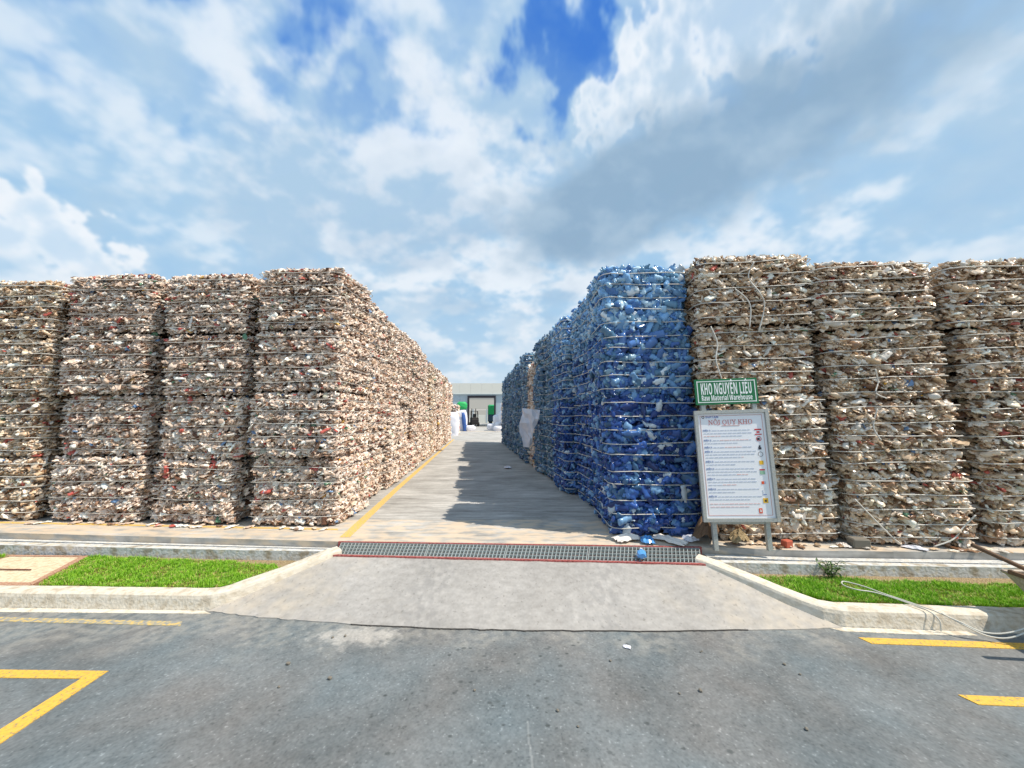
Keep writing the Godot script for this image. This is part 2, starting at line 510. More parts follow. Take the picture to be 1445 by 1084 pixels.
# ---------------------------------------------------------------- pieces of plastic
func crushed_bottle(sd: int, flat: float, crush := 1.0, sides := 8) -> ArrayMesh:
	var r := RandomNumberGenerator.new()
	r.seed = sd
	var prof := [[0.0, 0.55], [0.03, 0.95], [0.16, 1.0], [0.27, 0.86], [0.4, 1.02], [0.55, 0.9], [0.68, 1.0], [0.8, 0.78], [0.88, 0.36], [0.93, 0.36], [1.0, 0.34]]
	var rad := 0.042
	var length := 0.2
	var rings := []
	var bend := r.randf_range(-0.5, 0.5)
	var twist := r.randf_range(-1.0, 1.0)
	for i in prof.size():
		var ring := []
		var t: float = prof[i][0]
		var body := 1.0 if t < 0.85 else 0.25
		var shift := Vector3(0, r.randf_range(-0.012, 0.012) * crush + bend * (t - 0.5) * (t - 0.5) * 0.12, r.randf_range(-0.012, 0.012) * crush) * body
		var fl := lerpf(1.0, flat * r.randf_range(1.0 - 0.4 * crush, 1.0 + 0.4 * crush), body)
		for k in sides:
			var a := TAU * k / sides + twist * t
			var q: float = prof[i][1] * rad * (1.0 + r.randf_range(-0.28, 0.2) * body * crush)
			ring.append(Vector3((t - 0.5) * length, sin(a) * q * fl, cos(a) * q * (1.0 + 0.35 * body * (1.0 - flat))) + shift)
		rings.append(ring)
	var st := begin()
	if crush < 0.8: st.set_smooth_group(0)
	for i in rings.size() - 1:
		for k in sides:
			var l := (k + 1) % sides
			quad(st, rings[i][k], rings[i][l], rings[i + 1][l], rings[i + 1][k])
	st.set_smooth_group(-1)
	for k in range(1, sides - 1):
		tri(st, rings[0][0], rings[0][k + 1], rings[0][k])
		tri(st, rings[10][0], rings[10][k], rings[10][k + 1])
	return done(st)

func film_piece(sd: int) -> ArrayMesh:
	var r := RandomNumberGenerator.new()
	r.seed = sd
	var p := []
	for j in 5:
		for i in 5:
			var x := (i / 4.0 - 0.5) * 0.15 * (1.0 + r.randf_range(-0.25, 0.25))
			var z := (j / 4.0 - 0.5) * 0.1 * (1.0 + r.randf_range(-0.3, 0.3))
			p.append(Vector3(x, r.randf_range(-0.018, 0.018) + 0.03 * sin(x * 30.0 + sd), z))
	var st := begin()
	for j in 4:
		for i in 4:
			var a := j * 5 + i
			quad(st, p[a], p[a + 1], p[a + 6], p[a + 5])
	return done(st)

func lin(r: float, g: float, b: float) -> Color:
	return c8(r, g, b).srgb_to_linear()

var PALETTES := {}
func make_palettes() -> void:      # share up to which each colour runs
	PALETTES = {
		"blue": [[0.3, lin(82, 122, 182)], [0.46, lin(58, 94, 158)], [0.66, lin(108, 152, 196)], [0.8, lin(156, 192, 216)], [0.91, lin(88, 128, 160)], [0.96, lin(212, 222, 230)], [1.0, lin(44, 66, 120)]],
		"deep blue": [[0.3, lin(54, 92, 164)], [0.5, lin(38, 68, 136)], [0.7, lin(80, 124, 188)], [0.82, lin(126, 168, 208)], [0.92, lin(62, 100, 138)], [0.96, lin(208, 220, 230)], [1.0, lin(28, 46, 92)]],
		"pale blue": [[0.3, lin(124, 172, 218)], [0.45, lin(84, 134, 198)], [0.7, lin(156, 194, 222)], [0.85, lin(184, 212, 230)], [0.95, lin(108, 154, 188)], [1.0, lin(214, 224, 232)]],
		"teal": [[0.34, lin(112, 146, 176)], [0.56, lin(86, 120, 160)], [0.72, lin(142, 172, 192)], [0.9, lin(96, 132, 150)], [0.95, lin(188, 204, 212)], [1.0, lin(56, 82, 122)]],
		"green": [[0.4, lin(82, 158, 122)], [0.65, lin(168, 200, 200)], [0.85, lin(74, 126, 154)], [1.0, lin(206, 212, 212)]],
		"grey": [[0.3, lin(233, 213, 190)], [0.52, lin(218, 190, 158)], [0.68, lin(240, 231, 219)], [0.79, lin(194, 166, 134)], [0.905, lin(154, 119, 90)], [0.925, lin(180, 172, 146)], [0.938, lin(182, 88, 74)], [0.944, lin(110, 138, 174)], [0.948, lin(104, 146, 116)], [1.0, lin(108, 76, 54)]],
		"beige": [[0.38, lin(235, 216, 200)], [0.6, lin(224, 200, 180)], [0.74, lin(240, 231, 221)], [0.83, lin(202, 173, 147)], [0.925, lin(160, 125, 101)], [0.938, lin(188, 184, 164)], [0.951, lin(188, 92, 82)], [0.956, lin(112, 144, 182)], [0.959, lin(102, 150, 118)], [0.962, lin(216, 176, 98)], [1.0, lin(112, 77, 58)]],
	}

func palette(kind: String, r: RandomNumberGenerator) -> Color:
	var t := r.randf()
	var c: Color
	var list: Array = PALETTES[kind]
	for e in list:
		c = e[1]
		if t < e[0]: break
	var v := r.randf_range(0.74, 1.24)
	return Color(minf(c.r * v, 0.95), minf(c.g * v, 0.95), minf(c.b * v, 0.95))

func scatter(called: String, mesh: Mesh, m: Material, spots: Array, tints: Array, parent: Node3D) -> void:
	if spots.is_empty():
		return
	var mm := MultiMesh.new()
	mm.transform_format = MultiMesh.TRANSFORM_3D
	mm.use_colors = true
	mm.mesh = mesh
	mm.instance_count = spots.size()
	for i in spots.size():
		mm.set_instance_transform(i, spots[i])
		mm.set_instance_color(i, tints[i])
	var o := MultiMeshInstance3D.new()
	o.name = called
	o.multimesh = mm
	o.material_override = m
	o.set_meta("kind", "stuff")
	parent.add_child(o, true)

# One bale: a pressed core, a skin of crushed bottles, film and caps, and the wires that hold it.
# size: width, height, depth; faces: pieces per square metre on [front, back, +x side, -x side, top]
func bale(root: Node3D, size: Vector3, kind: String, faces: Array, singles: int, big: float, sd: int) -> void:
	var r := RandomNumberGenerator.new()
	r.seed = sd
	var hs := size * 0.5
	var wires := 4 if kind == "beige" and sd % 2 == 0 else 5
	var wy := []
	for i in wires:
		wy.append(size.y * ((i + 0.62) / (wires + 0.24)) + r.randf_range(-0.014, 0.014))
	var bluish := kind in ["blue", "deep blue", "pale blue", "teal", "green"]
	var skin: Material = M.glossy_plastic if bluish else M.plastic
	# core, coloured dark to deepen the shade between the pieces
	var st := begin()
	var n := 7
	var ins := 0.125
	for f in 6:
		var ax: int = [2, 2, 0, 0, 1, 1][f]
		var sg: float = [1, -1, 1, -1, 1, -1][f]
		var u := (ax + 1) % 3
		var v := (ax + 2) % 3
		var grid := []
		for j in n + 1:
			for i in n + 1:
				var w := Vector3.ZERO
				w[ax] = sg
				w[u] = i * 2.0 / n - 1.0
				w[v] = j * 2.0 / n - 1.0
				var q := w * (hs - Vector3(ins, 0.006, ins))
				var sh := Vector3(w.x * absf(w.x) ** 5 * w.z * w.z, w.y * absf(w.y) ** 5, w.z * absf(w.z) ** 5 * w.x * w.x) * 0.03
				q -= sh
				q += Vector3(fine.get_noise_3dv(q * 22.0 + Vector3(sd, 0, 0)), fine.get_noise_3dv(q * 22.0 + Vector3(0, sd, 0)) * 0.4, fine.get_noise_3dv(q * 22.0 + Vector3(0, 0, sd))) * 0.035
				grid.append(q + Vector3(0, hs.y, 0))
		for j in n:
			for i in n:
				var a := j * (n + 1) + i
				if sg > 0: quad(st, grid[a + n + 1], grid[a + n + 2], grid[a + 1], grid[a])
				else: quad(st, grid[a], grid[a + 1], grid[a + n + 2], grid[a + n + 1])
	part("pressed_core", done(st), M.shaded_blue_core if bluish else M.shaded_beige_core, root)
	# skin
	var va := BOTTLES[r.randi() % BOTTLES.size()]
	var vb := ROUND[r.randi() % ROUND.size()]
	if not bluish and r.randf() < (0.6 if kind == "beige" else 0.15): vb = BOTTLES[r.randi() % BOTTLES.size()]
	if bluish and big < 1.3: va = ROUND[r.randi() % ROUND.size()]
	var fm := FILMS[r.randi() % FILMS.size()]
	var lists := [[], [], [], []]
	var tints := [[], [], [], []]
	var lone := []
	for f in 5:
		var ax: int = [2, 2, 0, 0, 1][f]
		var sg: float = [1, -1, 1, -1, 1][f]
		var u: int = 0 if ax != 0 else 2
		var v: int = 1 if ax != 1 else 2
		var area := size[u] * size[v]
		var count := int(area * faces[f])
		for i in count:
			var w := Vector3.ZERO
			w[u] = r.randf_range(-1, 1)
			w[v] = r.randf_range(-1, 1)
			w[ax] = sg
			var p := w * (hs - Vector3(0.045, 0.032, 0.045))
			p[ax] = sg * hs[ax]
			var rim := absf(w[u]) ** 10 * 0.04 + (absf(w[v]) ** 10 * 0.028 if ax != 1 else absf(w[v]) ** 8 * 0.04)
			var pinch := 0.0
			if ax != 1:
				var ph := p.y + hs.y + fine.get_noise_3d(p.x * 5.0 + sd, p.z * 5.0, sd) * 0.02
				var lo := 0.0
				var hi := size.y
				for y in wy:
					if y <= ph: lo = y
					elif y < hi: hi = y
				var x := clampf(2.0 * (ph - lo) / maxf(hi - lo, 0.02) - 1.0, -0.985, 0.985)
				pinch = (0.1 + fine.get_noise_3d(p.x * 9.0, p.y * 3.0 + sd * 2.0, p.z * 9.0) * 0.08) * (1.0 - sqrt(1.0 - x * x))
			var lump := fine.get_noise_3d(p.x * 14.0 + sd * 3.7, p.y * 14.0, p.z * 14.0) * 0.045
			var deep := r.randf()
			p[ax] += sg * (lump - rim - pinch - deep * deep * 0.12 - 0.025)
			p.y += hs.y
			p.y = clampf(p.y, 0.03, size.y + 0.05)
			# pressed flat across the depth of the bale
			var nrm := (Vector3(0, 0, 1) + Vector3(r.randfn(0, 0.42), r.randfn(0, 0.42), r.randfn(0, 0.3))).normalized()
			if not bluish: nrm = (Vector3(0, 0.72, 0.5) + Vector3(r.randfn(0, 0.36), r.randfn(0, 0.32), r.randfn(0, 0.34))).normalized()
			if ax == 1:
				nrm = (Vector3(r.randfn(0, 0.7), 0.6, 0.8 + r.randfn(0, 0.6))).normalized()
			var dir := Vector3(r.randfn(0, 1), r.randfn(0, 0.6 if bluish else 0.4), r.randfn(0, 0.35 if bluish else 0.5))
			dir = (dir - nrm * dir.dot(nrm)).normalized()
			var t := r.randf()
			var pick := 0 if t < 0.38 else (1 if t < 0.7 else (2 if t < 0.955 else 3))
			var sc := big * r.randf_range(0.55, 1.05)
			var b := Basis(dir, nrm, dir.cross(nrm))
			if pick == 3: b = b.scaled_local(Vector3.ONE * clampf(big, 0.75, 1.2))
			elif bluish: b = b.scaled_local(Vector3(sc * r.randf_range(0.75, 1.2), sc * r.randf_range(0.8, 1.3), sc * r.randf_range(0.85, 1.25)))
			else: b = b.scaled_local(Vector3(sc * r.randf_range(0.75, 1.25), sc * r.randf_range(0.7, 1.25), sc * r.randf_range(0.85, 1.35)))
			var tint := palette(kind, r)
			if pick == 3:
				var q := r.randf()
				tint = lin(228, 226, 220) if q < 0.76 else (lin(186, 56, 50) if q < 0.86 else (lin(62, 104, 172) if q < 0.93 else (lin(56, 132, 88) if q < 0.965 else lin(226, 170, 50))))
				if bluish: tint = lin(206, 216, 222) if q < 0.7 else lin(60, 110, 190)
			if f == 0 and singles > 0 and pick < 2 and deep < 0.35 and lone.size() < singles:
				lone.append([Transform3D(b.scaled_local(Vector3.ONE * (1.25 if bluish else 1.4)), p + Vector3(0, 0, 0.012)), r.randi()])
			else:
				lists[pick].append(Transform3D(b, p))
				tints[pick].append(tint)
	scatter("crushed_bottles", va, skin, lists[0], tints[0], root)
	scatter("crushed_bottles", vb, skin, lists[1], tints[1], root)
	scatter("plastic_film", fm, skin, lists[2], tints[2], root)
	scatter("bottle_caps", CAP, skin, lists[3], tints[3], root)
	for l in lone:
		var o := part("crushed_bottle", (ROUND if bluish or l[1] % 3 else BOTTLES)[l[1] % 10], single_tint(kind, l[1] / 97), root)
		o.transform = l[0]
	# wires
	for y in wy:
		var loop := []
		var out := 0.006 if kind == "beige" else 0.014
		var cr := 0.12
		var tilt := r.randf_range(-0.012, 0.012) + (0.012 if kind == "grey" else 0.0)
		for c in [[1, 1], [-1, 1], [-1, -1], [1, -1]]:
			for k in 3:
				var a0 := atan2(c[1], c[0]) - PI / 4 + k * PI / 4
				loop.append(Vector3(c[0] * (hs.x + out - cr) + cos(a0) * cr, y + tilt * c[0] + r.randf_range(-0.004, 0.004), c[1] * (hs.z + out - cr) + sin(a0) * cr))
			var nx: Array = {[1, 1]: [-1, 1], [-1, 1]: [-1, -1], [-1, -1]: [1, -1], [1, -1]: [1, 1]}[c]
			for k in 3:
				var t := (k + 1) / 4.0
				var a := Vector3(c[0] * hs.x, 0, c[1] * hs.z)
				var b := Vector3(nx[0] * hs.x, 0, nx[1] * hs.z)
				var q := a.lerp(b, t)
				var outd := Vector3(0, 0, c[1]) if c[1] == nx[1] else Vector3(c[0], 0, 0)
				loop.append(q + outd * (out - 0.012 + r.randf_range(-0.006, 0.006)) + Vector3(0, y + tilt * lerpf(c[0], nx[0], t) + r.randf_range(-0.008, 0.008), 0))
		part("wire", tube_mesh(loop, 0.0042 if kind == "beige" else 0.0058, 4, true), M.strap, root)

var tint_mats := {}
func single_tint(kind: String, pick: int) -> Material:
	var i := pick % 14
	var key := kind + str(i)
	if not tint_mats.has(key):
		var r := RandomNumberGenerator.new()
		r.seed = 500 + i * 31 + kind.length() * 7
		var c := palette(kind, r)
		var m := mat("single_" + key, c.linear_to_srgb(), 0.16 if kind in ["blue", "deep blue", "pale blue", "teal"] else 0.3)
		m.backlight_enabled = true
		m.backlight = Color(0.45, 0.45, 0.45)
		tint_mats[key] = m
	return tint_mats[key]

const LAYER := ["bottom", "second", "third", "top"]
const NTH := ["first", "second", "third", "fourth", "fifth", "sixth", "seventh", "eighth", "ninth", "tenth", "eleventh", "twelfth", "thirteenth", "fourteenth", "fifteenth", "sixteenth"]

# a stack of bales: at = middle of its footprint
func stack(words: String, group: String, at: Vector2, turn: float, size: Vector3, kind: String, faces: Array, singles: int, big: float, sd: int, layers := 4, lean := Vector2.ZERO) -> Array:
	var r := RandomNumberGenerator.new()
	r.seed = sd * 13 + 5
	var y := YARD + 0.004
	var made := []
	for k in layers:
		var s := size * Vector3(r.randf_range(0.975, 1.02), r.randf_range(0.975, 1.025), r.randf_range(0.98, 1.02))
		var off := Vector2(r.randf_range(-0.045, 0.045), r.randf_range(-0.03, 0.02)) + lean * k
		var kd := kind
		if kind == "blue": kd = ["deep blue", "deep blue", "blue", "pale blue"][k]
		var look: String = {"beige": "beige", "grey": "dirty white", "blue": "blue", "teal": "dull blue", "pale blue": "pale blue", "deep blue": "deep blue", "green": "green and white"}[kd]
		var t := thing("bottle_bale", "%s bottle bale, %s layer, %s" % [look, LAYER[k], words], "bale", Vector3(at.x + off.x, y, at.y + off.y), turn + r.randf_range(-0.02, 0.02), group)
		var fc: Array = faces.duplicate()
		if k < layers - 1: fc[4] = fc[4] * 0.35
		bale(t, s, kd, fc, singles, big, sd * 100 + k * 7)
		y += s.y - 0.018
		made.append(t)
	return made

# ---------------------------------------------------------------- build
func _ready() -> void:
	rng.seed = 7
	fine.seed = 2
	fine.frequency = 0.35
	fine.fractal_octaves = 3
	# camera, sky, sun
	var cam := Camera3D.new()
	cam.name = "camera"
	cam.position = Vector3(0, 1.7, 0)
	cam.rotation_degrees = Vector3(4.869, 0, 0)
	cam.fov = 90.21
	cam.far = 2000.0
	cam.near = 0.05
	add_child(cam)
	cam.current = true
	var env := Environment.new()
	env.tonemap_mode = Environment.TONE_MAPPER_LINEAR
	env.tonemap_exposure = 1.1
	env.background_mode = Environment.BG_SKY
	env.sdfgi_enabled = true
	env.ssao_enabled = true
	env.ssil_enabled = true
	var pan := PanoramaSkyMaterial.new()
	pan.panorama = make_sky()
	pan.energy_multiplier = 1.0
	var sky := Sky.new()
	sky.sky_material = pan
	env.sky = sky
	var we := WorldEnvironment.new()
	we.name = "daylight"
	we.environment = env
	add_child(we)
	var sun := DirectionalLight3D.new()
	sun.name = "sun"
	sun.light_energy = 1.6
	sun.light_color = Color(1.0, 0.955, 0.89)
	sun.light_angular_distance = 0.5
	sun.shadow_enabled = true
	add_child(sun)
	sun.look_at_from_position(Vector3(2.13, 3.33, 0.66), Vector3.ZERO)
	make_materials()
	make_palettes()
	for i in 12:
		BOTTLES.append(crushed_bottle(40 + i, [0.35, 0.5, 0.3, 0.65, 0.4, 0.45][i % 6]))
	for i in 10:
		ROUND.append(crushed_bottle(140 + i, [0.62, 0.8, 0.5, 0.7, 0.9][i % 5], [0.3, 0.42, 0.6][i % 3], 10))
	for i in 4:
		FILMS.append(film_piece(80 + i))
	var st := begin()
	tube(st, [Vector3(0, -0.009, 0), Vector3(0, 0.009, 0)], 0.017, 8)
	CAP = done(st)
	build_ground()
	build_bales()
	build_sign()
	build_far_end()
	build_barrow()
	build_litter()
	build_grass()

func V(x: float, z: float) -> Vector2:
	return Vector2(x, z)

func build_ground() -> void:
	struct("ground", slab([V(-500, -600), V(500, -600), V(500, 400), V(-500, 400)], -0.4, -0.2), M.far_ground)
	struct("road", slab([V(-60, -3.62), V(60, -3.62), V(60, 14), V(-60, 14)], -0.1, 0.0, Vector4(1.0 / 12.0, 1.0 / 6.0, 0.5, 0.75)), M.asphalt)
	var yuv := Vector4(1.0 / 8.0, 1.0 / 32.0, 0.5, 36.0 / 32.0)
	struct("storage_yard", slab([V(-60, -7.8), V(-20, -5.9), V(-6.23, -4.8), V(-1.95, -4.47), V(2.05, -4.29), V(3.05, -4.18), V(5.33, -4.1), V(20, -3.5), V(60, -2.2), V(60, -130), V(-60, -130)], -0.15, YARD, yuv), M.yard_concrete)
	struct("drain_channel", slab([V(-30, -6.0), V(-2, -4.5), V(2.05, -4.35), V(30, -3.2), V(30, -3.05), V(2, -3.75), V(-2, -4.0), V(-30, -5.6)], -0.15, -0.02), M.soil)
	# ledges beside the channel and the low walls in front of it
	struct("ledge", slab([V(-20, -5.88), V(-6.23, -4.79), V(-1.97, -4.462), V(-1.97, -4.43), V(-6.12, -4.72), V(-20, -5.72)], -0.1, 0.222), M.ledge_concrete)
	struct("ledge", slab([V(2.07, -4.275), V(3.05, -4.165), V(5.33, -4.085), V(20, -3.485), V(20, -3.36), V(5.2, -3.99), V(3.0, -4.09), V(2.07, -4.19)], -0.1, 0.222), M.ledge_concrete)
	var wl := single("drain_wall", slab([V(-20, -5.69), V(-6.1, -4.695), V(-1.97, -4.415), V(-1.99, -4.36), V(-3.0, -4.40), V(-6.0, -4.585), V(-20, -5.5)], -0.1, 0.218), M.wall_plaster, "low grey concrete wall behind the lawn beside the paved square", "wall", "low walls along the drain")
	single("drain_wall", slab([V(2.0, -4.12), V(3.0, -4.07), V(5.2, -3.97), V(20, -3.34), V(20, -3.2), V(5.05, -3.9), V(2.94, -3.99), V(2.0, -4.05)], -0.1, 0.218), M.wall_plaster, "low stained concrete wall behind the lawn with the white cord", "wall", "low walls along the drain")
	# kerbs
	var prof := [[0.0, -0.3], [0.0, 0.0], [0.014, 0.72], [0.022, 0.9], [0.04, 0.99], [0.15, 1.0], [0.152, -0.3]]
	var left := refine([[-20, -4.1, 0, 0.13], [-4.57, -3.57, 0, 0.13], [-2.78, -3.515, 0, 0.13], [-2.66, -3.52, 0.0, 0.135], [-2.55, -3.56, 0.02, 0.145], [-2.2, -3.78, 0.12, 0.22], [-1.86, -4.0, 0.22, 0.315], [-1.76, -4.1, 0.25, 0.325]], 0.12)
	struct("kerb", sweep(left, prof), M.kerb_concrete)
	var right := refine([[1.78, -3.86, 0.25, 0.325], [1.9, -3.76, 0.2, 0.305], [2.2, -3.53, 0.12, 0.225], [2.45, -3.36, 0.03, 0.155], [2.56, -3.29, 0.0, 0.138], [2.7, -3.25, 0.0, 0.13], [4.02, -3.16, 0, 0.13], [20, -2.05, 0, 0.13]], 0.12)
	struct("kerb", sweep(right, prof), M.kerb_concrete)
	# gutter strips of pale mortar at the kerb foot
	struct("gutter", slab([V(-20, -4.09), V(-4.57, -3.565), V(-2.7, -3.51), V(-2.6, -3.46), V(-4.5, -3.49), V(-20, -4.0)], -0.02, 0.005), M.kerb_concrete)
	struct("gutter", slab([V(2.5, -3.27), V(2.75, -3.24), V(3.6, -3.185), V(3.62, -3.13), V(3.1, -3.15), V(2.62, -3.19)], -0.02, 0.005), M.kerb_concrete)
	# apron
	var st := begin()
	var front := [V(-2.66, -3.5), V(-2.2, -3.41), V(-1.66, -3.33), V(-0.81, -3.235), V(0.0, -3.2), V(0.99, -3.185), V(2.13, -3.21), V(2.66, -3.24)]
	var nu := 70
	var nv := 12
	var pts := []
	for j in nv + 1:
		for i in nu + 1:
			var u := float(i) / nu
			var v := float(j) / nv
			var s := u * (front.size() - 1)
			var k := mini(int(s), front.size() - 2)
			var a: Vector2 = front[k].lerp(front[k + 1], s - k)
			a.y += fine.get_noise_2d(u * 400.0, 3.0) * 0.02
			var b := V(-1.9, -4.065).lerp(V(1.9, -3.815), u)
			var q := a.lerp(b, v)
			var y := 0.008 + 0.272 * (v * 0.9 + 0.1 * smoothstep(0.0, 1.0, v)) + fine.get_noise_2d(q.x * 6.0, q.y * 6.0) * 0.006 * minf(1.0, v * 5.0)
			pts.append([Vector3(q.x, y, q.y), Vector2((q.x + 4.0) / 8.0, (q.y + 6.0) / 4.0)])
	for j in nv:
		for i in nu:
			var a := j * (nu + 1) + i
			for k in [a, a + nu + 1, a + nu + 2, a, a + nu + 2, a + 1]:
				st.set_uv(pts[k][1])
				st.add_vertex(pts[k][0])
	for i in nu:
		for k in [[i, 0], [i + 1, 0], [i + 1, 1], [i, 0], [i + 1, 1], [i, 1]]:
			st.set_uv(pts[k[0]][1])
			st.add_vertex(pts[k[0]][0] - Vector3(0, 0.05 * k[1], 0))
	for i in nu:
		var a: int = nv * (nu + 1) + i
		for k in [[a, 0], [a + 1, 0], [a + 1, 1], [a, 0], [a + 1, 1], [a, 1]]:
			st.set_uv(pts[k[0]][1])
			st.add_vertex(pts[k[0]][0] - Vector3(0, 0.35 * k[1], 0))
	struct("apron", done(st), M.apron_concrete)
	# ragged dark strip, painting the shade of the crack along its foot
	mat("crack_shade", c8(84, 80, 76), 0.95)
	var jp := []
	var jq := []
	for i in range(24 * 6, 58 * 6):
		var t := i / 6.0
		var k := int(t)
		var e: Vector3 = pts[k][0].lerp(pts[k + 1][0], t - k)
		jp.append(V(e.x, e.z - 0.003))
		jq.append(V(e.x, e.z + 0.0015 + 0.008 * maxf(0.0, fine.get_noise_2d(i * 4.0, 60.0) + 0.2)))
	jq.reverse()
	struct("crack_strip", slab(jp + jq, -0.02, 0.0095), M.crack_shade)
	# soil of the lawns
	struct("soil_bed", slab([V(-4.75, -4.47), V(-4.46, -3.71), V(-2.78, -3.66), V(-2.6, -3.7), V(-1.95, -4.12), V(-1.98, -4.36), V(-3.0, -4.41), V(-4.7, -4.52)], -0.05, TURF), M.soil)
	struct("soil_bed", slab([V(-20, -5.5), V(-20, -4.3), V(-5.72, -3.75), V(-5.72, -4.56)], -0.05, TURF), M.soil)
	struct("soil_bed", slab([V(1.98, -3.92), V(2.32, -3.66), V(2.72, -3.4), V(4.05, -3.31), V(20, -2.2), V(20, -3.2), V(5.05, -3.91), V(2.94, -4.0), V(1.98, -4.05)], -0.05, TURF), M.soil)
	# paved square with a red edging
	var ps := thing("paved_square", "pale sandy paving slab with red tile edging beside the lawn", "paving", Vector3.ZERO)
	part("slab", slab([V(-5.66, -4.46), V(-4.86, -4.44), V(-4.56, -3.78), V(-5.66, -3.8)], 0.0, 0.128), M.paving, ps)
	for e in [[V(-4.855, -4.47), V(-4.785, -4.47), V(-4.485, -3.72), V(-4.555, -3.76)], [V(-5.69, -3.795), V(-4.56, -3.775), V(-4.49, -3.715), V(-5.69, -3.735)], [V(-5.69, -4.5), V(-4.8, -4.475), V(-4.86, -4.445), V(-5.69, -4.465)]]:
		part("edging", slab(e, 0.0, 0.134), M.red_edging, ps)
	# road markings
	struct("road_marking", slab([V(-7.5, -3.55), V(-2.74, -3.335), V(-2.70, -3.27), V(-7.5, -3.48)], 0.0, 0.004), M.worn_paint, "worn yellow edge line along the kerb by the paved square")
	struct("road_marking", slab([V(2.67, -3.105), V(9.0, -2.7), V(9.0, -2.615), V(2.7, -3.025)], 0.0, 0.0045), M.road_paint, "yellow edge line running under the wheelbarrow")
	struct("road_marking", slab([V(2.73, -2.495), V(9.0, -2.1), V(9.0, -2.02), V(2.76, -2.415)], 0.0, 0.0045), M.road_paint, "yellow bay line parallel to the edge line by the wheelbarrow")
	struct("road_marking", slab([V(-7.5, -2.80), V(-2.70, -2.715), V(-2.8, -2.64), V(-7.5, -2.72)], 0.0, 0.0045), M.road_paint, "yellow parking bay line parallel to the kerb")
	struct("road_marking", slab([V(-2.80, -2.655), V(-2.705, -2.712), V(-2.66, -2.06), V(-2.6, -1.2), V(-2.7, -1.2), V(-2.78, -2.1)], 0.0, 0.0055), M.road_paint, "yellow parking bay line running across the road")
	# painted line in the yard
	struct("yard_marking", slab([V(-2.02, -4.62), V(-1.9, -4.62), V(-2.2, -7.64), V(-3.58, -24.0), V(-3.68, -24.0), V(-2.31, -7.64)], 0.2, YARD + 0.004), M.yard_paint, "yellow line along the alley at the foot of the beige bales")
	struct("yard_marking", slab([V(-9, -5.43), V(-2.2, -4.955), V(-2.16, -4.9), V(-9, -5.36)], 0.2, YARD + 0.0035), M.yard_paint, "yellow line along the front of the beige bales")
	# steel grating over the drain
	var joints := [0.0, 0.255, 0.475, 0.70, 1.0]
	var fa := V(-1.93, -4.445)
	var fb := V(2.03, -4.265)
	var na := V(-1.82, -4.085)
	var nb := V(1.84, -3.845)
	var wordsg := ["steel drain grating panel beside the kerb of the paved square lawn", "steel drain grating panel, second from the beige bales", "steel drain grating panel, second from the blue bales", "steel drain grating panel with the blue bottle lying on it"]
	for g in 4:
		var t := thing("drain_grating", wordsg[g], "grating", Vector3.ZERO, 0.0, "grating panels across the drain")
		var u0: float = joints[g] + 0.0022
		var u1: float = joints[g + 1] - 0.0022
		for row in 5:
			var v := row / 4.0
			var a := fa.lerp(na, v).lerp(fb.lerp(nb, v), u0)
			var b := fa.lerp(na, v).lerp(fb.lerp(nb, v), u1)
			var d := b - a
			part("bearing_bar", box_mesh(Vector3((a.x + b.x) / 2, YARD - 0.016, (a.y + b.y) / 2), Vector3(d.length(), 0.026, 0.011), Basis(Vector3.UP, -d.angle())), M.galvanised, t)
		var n := int((u1 - u0) * 4.0 / 0.041)
		for i in n + 1:
			var u := lerpf(u0, u1, float(i) / n)
			var a := fa.lerp(fb, u)
			var b := na.lerp(nb, u)
			var d := b - a
			part("cross_bar", box_mesh(Vector3((a.x + b.x) / 2, YARD - 0.0155, (a.y + b.y) / 2), Vector3(d.length() + 0.01, 0.022, 0.0085), Basis(Vector3.UP, -d.angle())), M.galvanised, t)
	var fr := thing("grating_frame", "red painted steel angle frame round the drain grating", "frame", Vector3.ZERO)
	part("rail", slab([V(-1.96, -4.473), V(2.05, -4.293), V(2.05, -4.268), V(-1.96, -4.448)], 0.1, YARD + 0.005), M.red_steel, fr)
	part("rail", slab([V(-1.84, -4.077), V(1.86, -3.838), V(1.86, -3.806), V(-1.84, -4.045)], 0.1, YARD - 0.002), M.red_steel, fr)

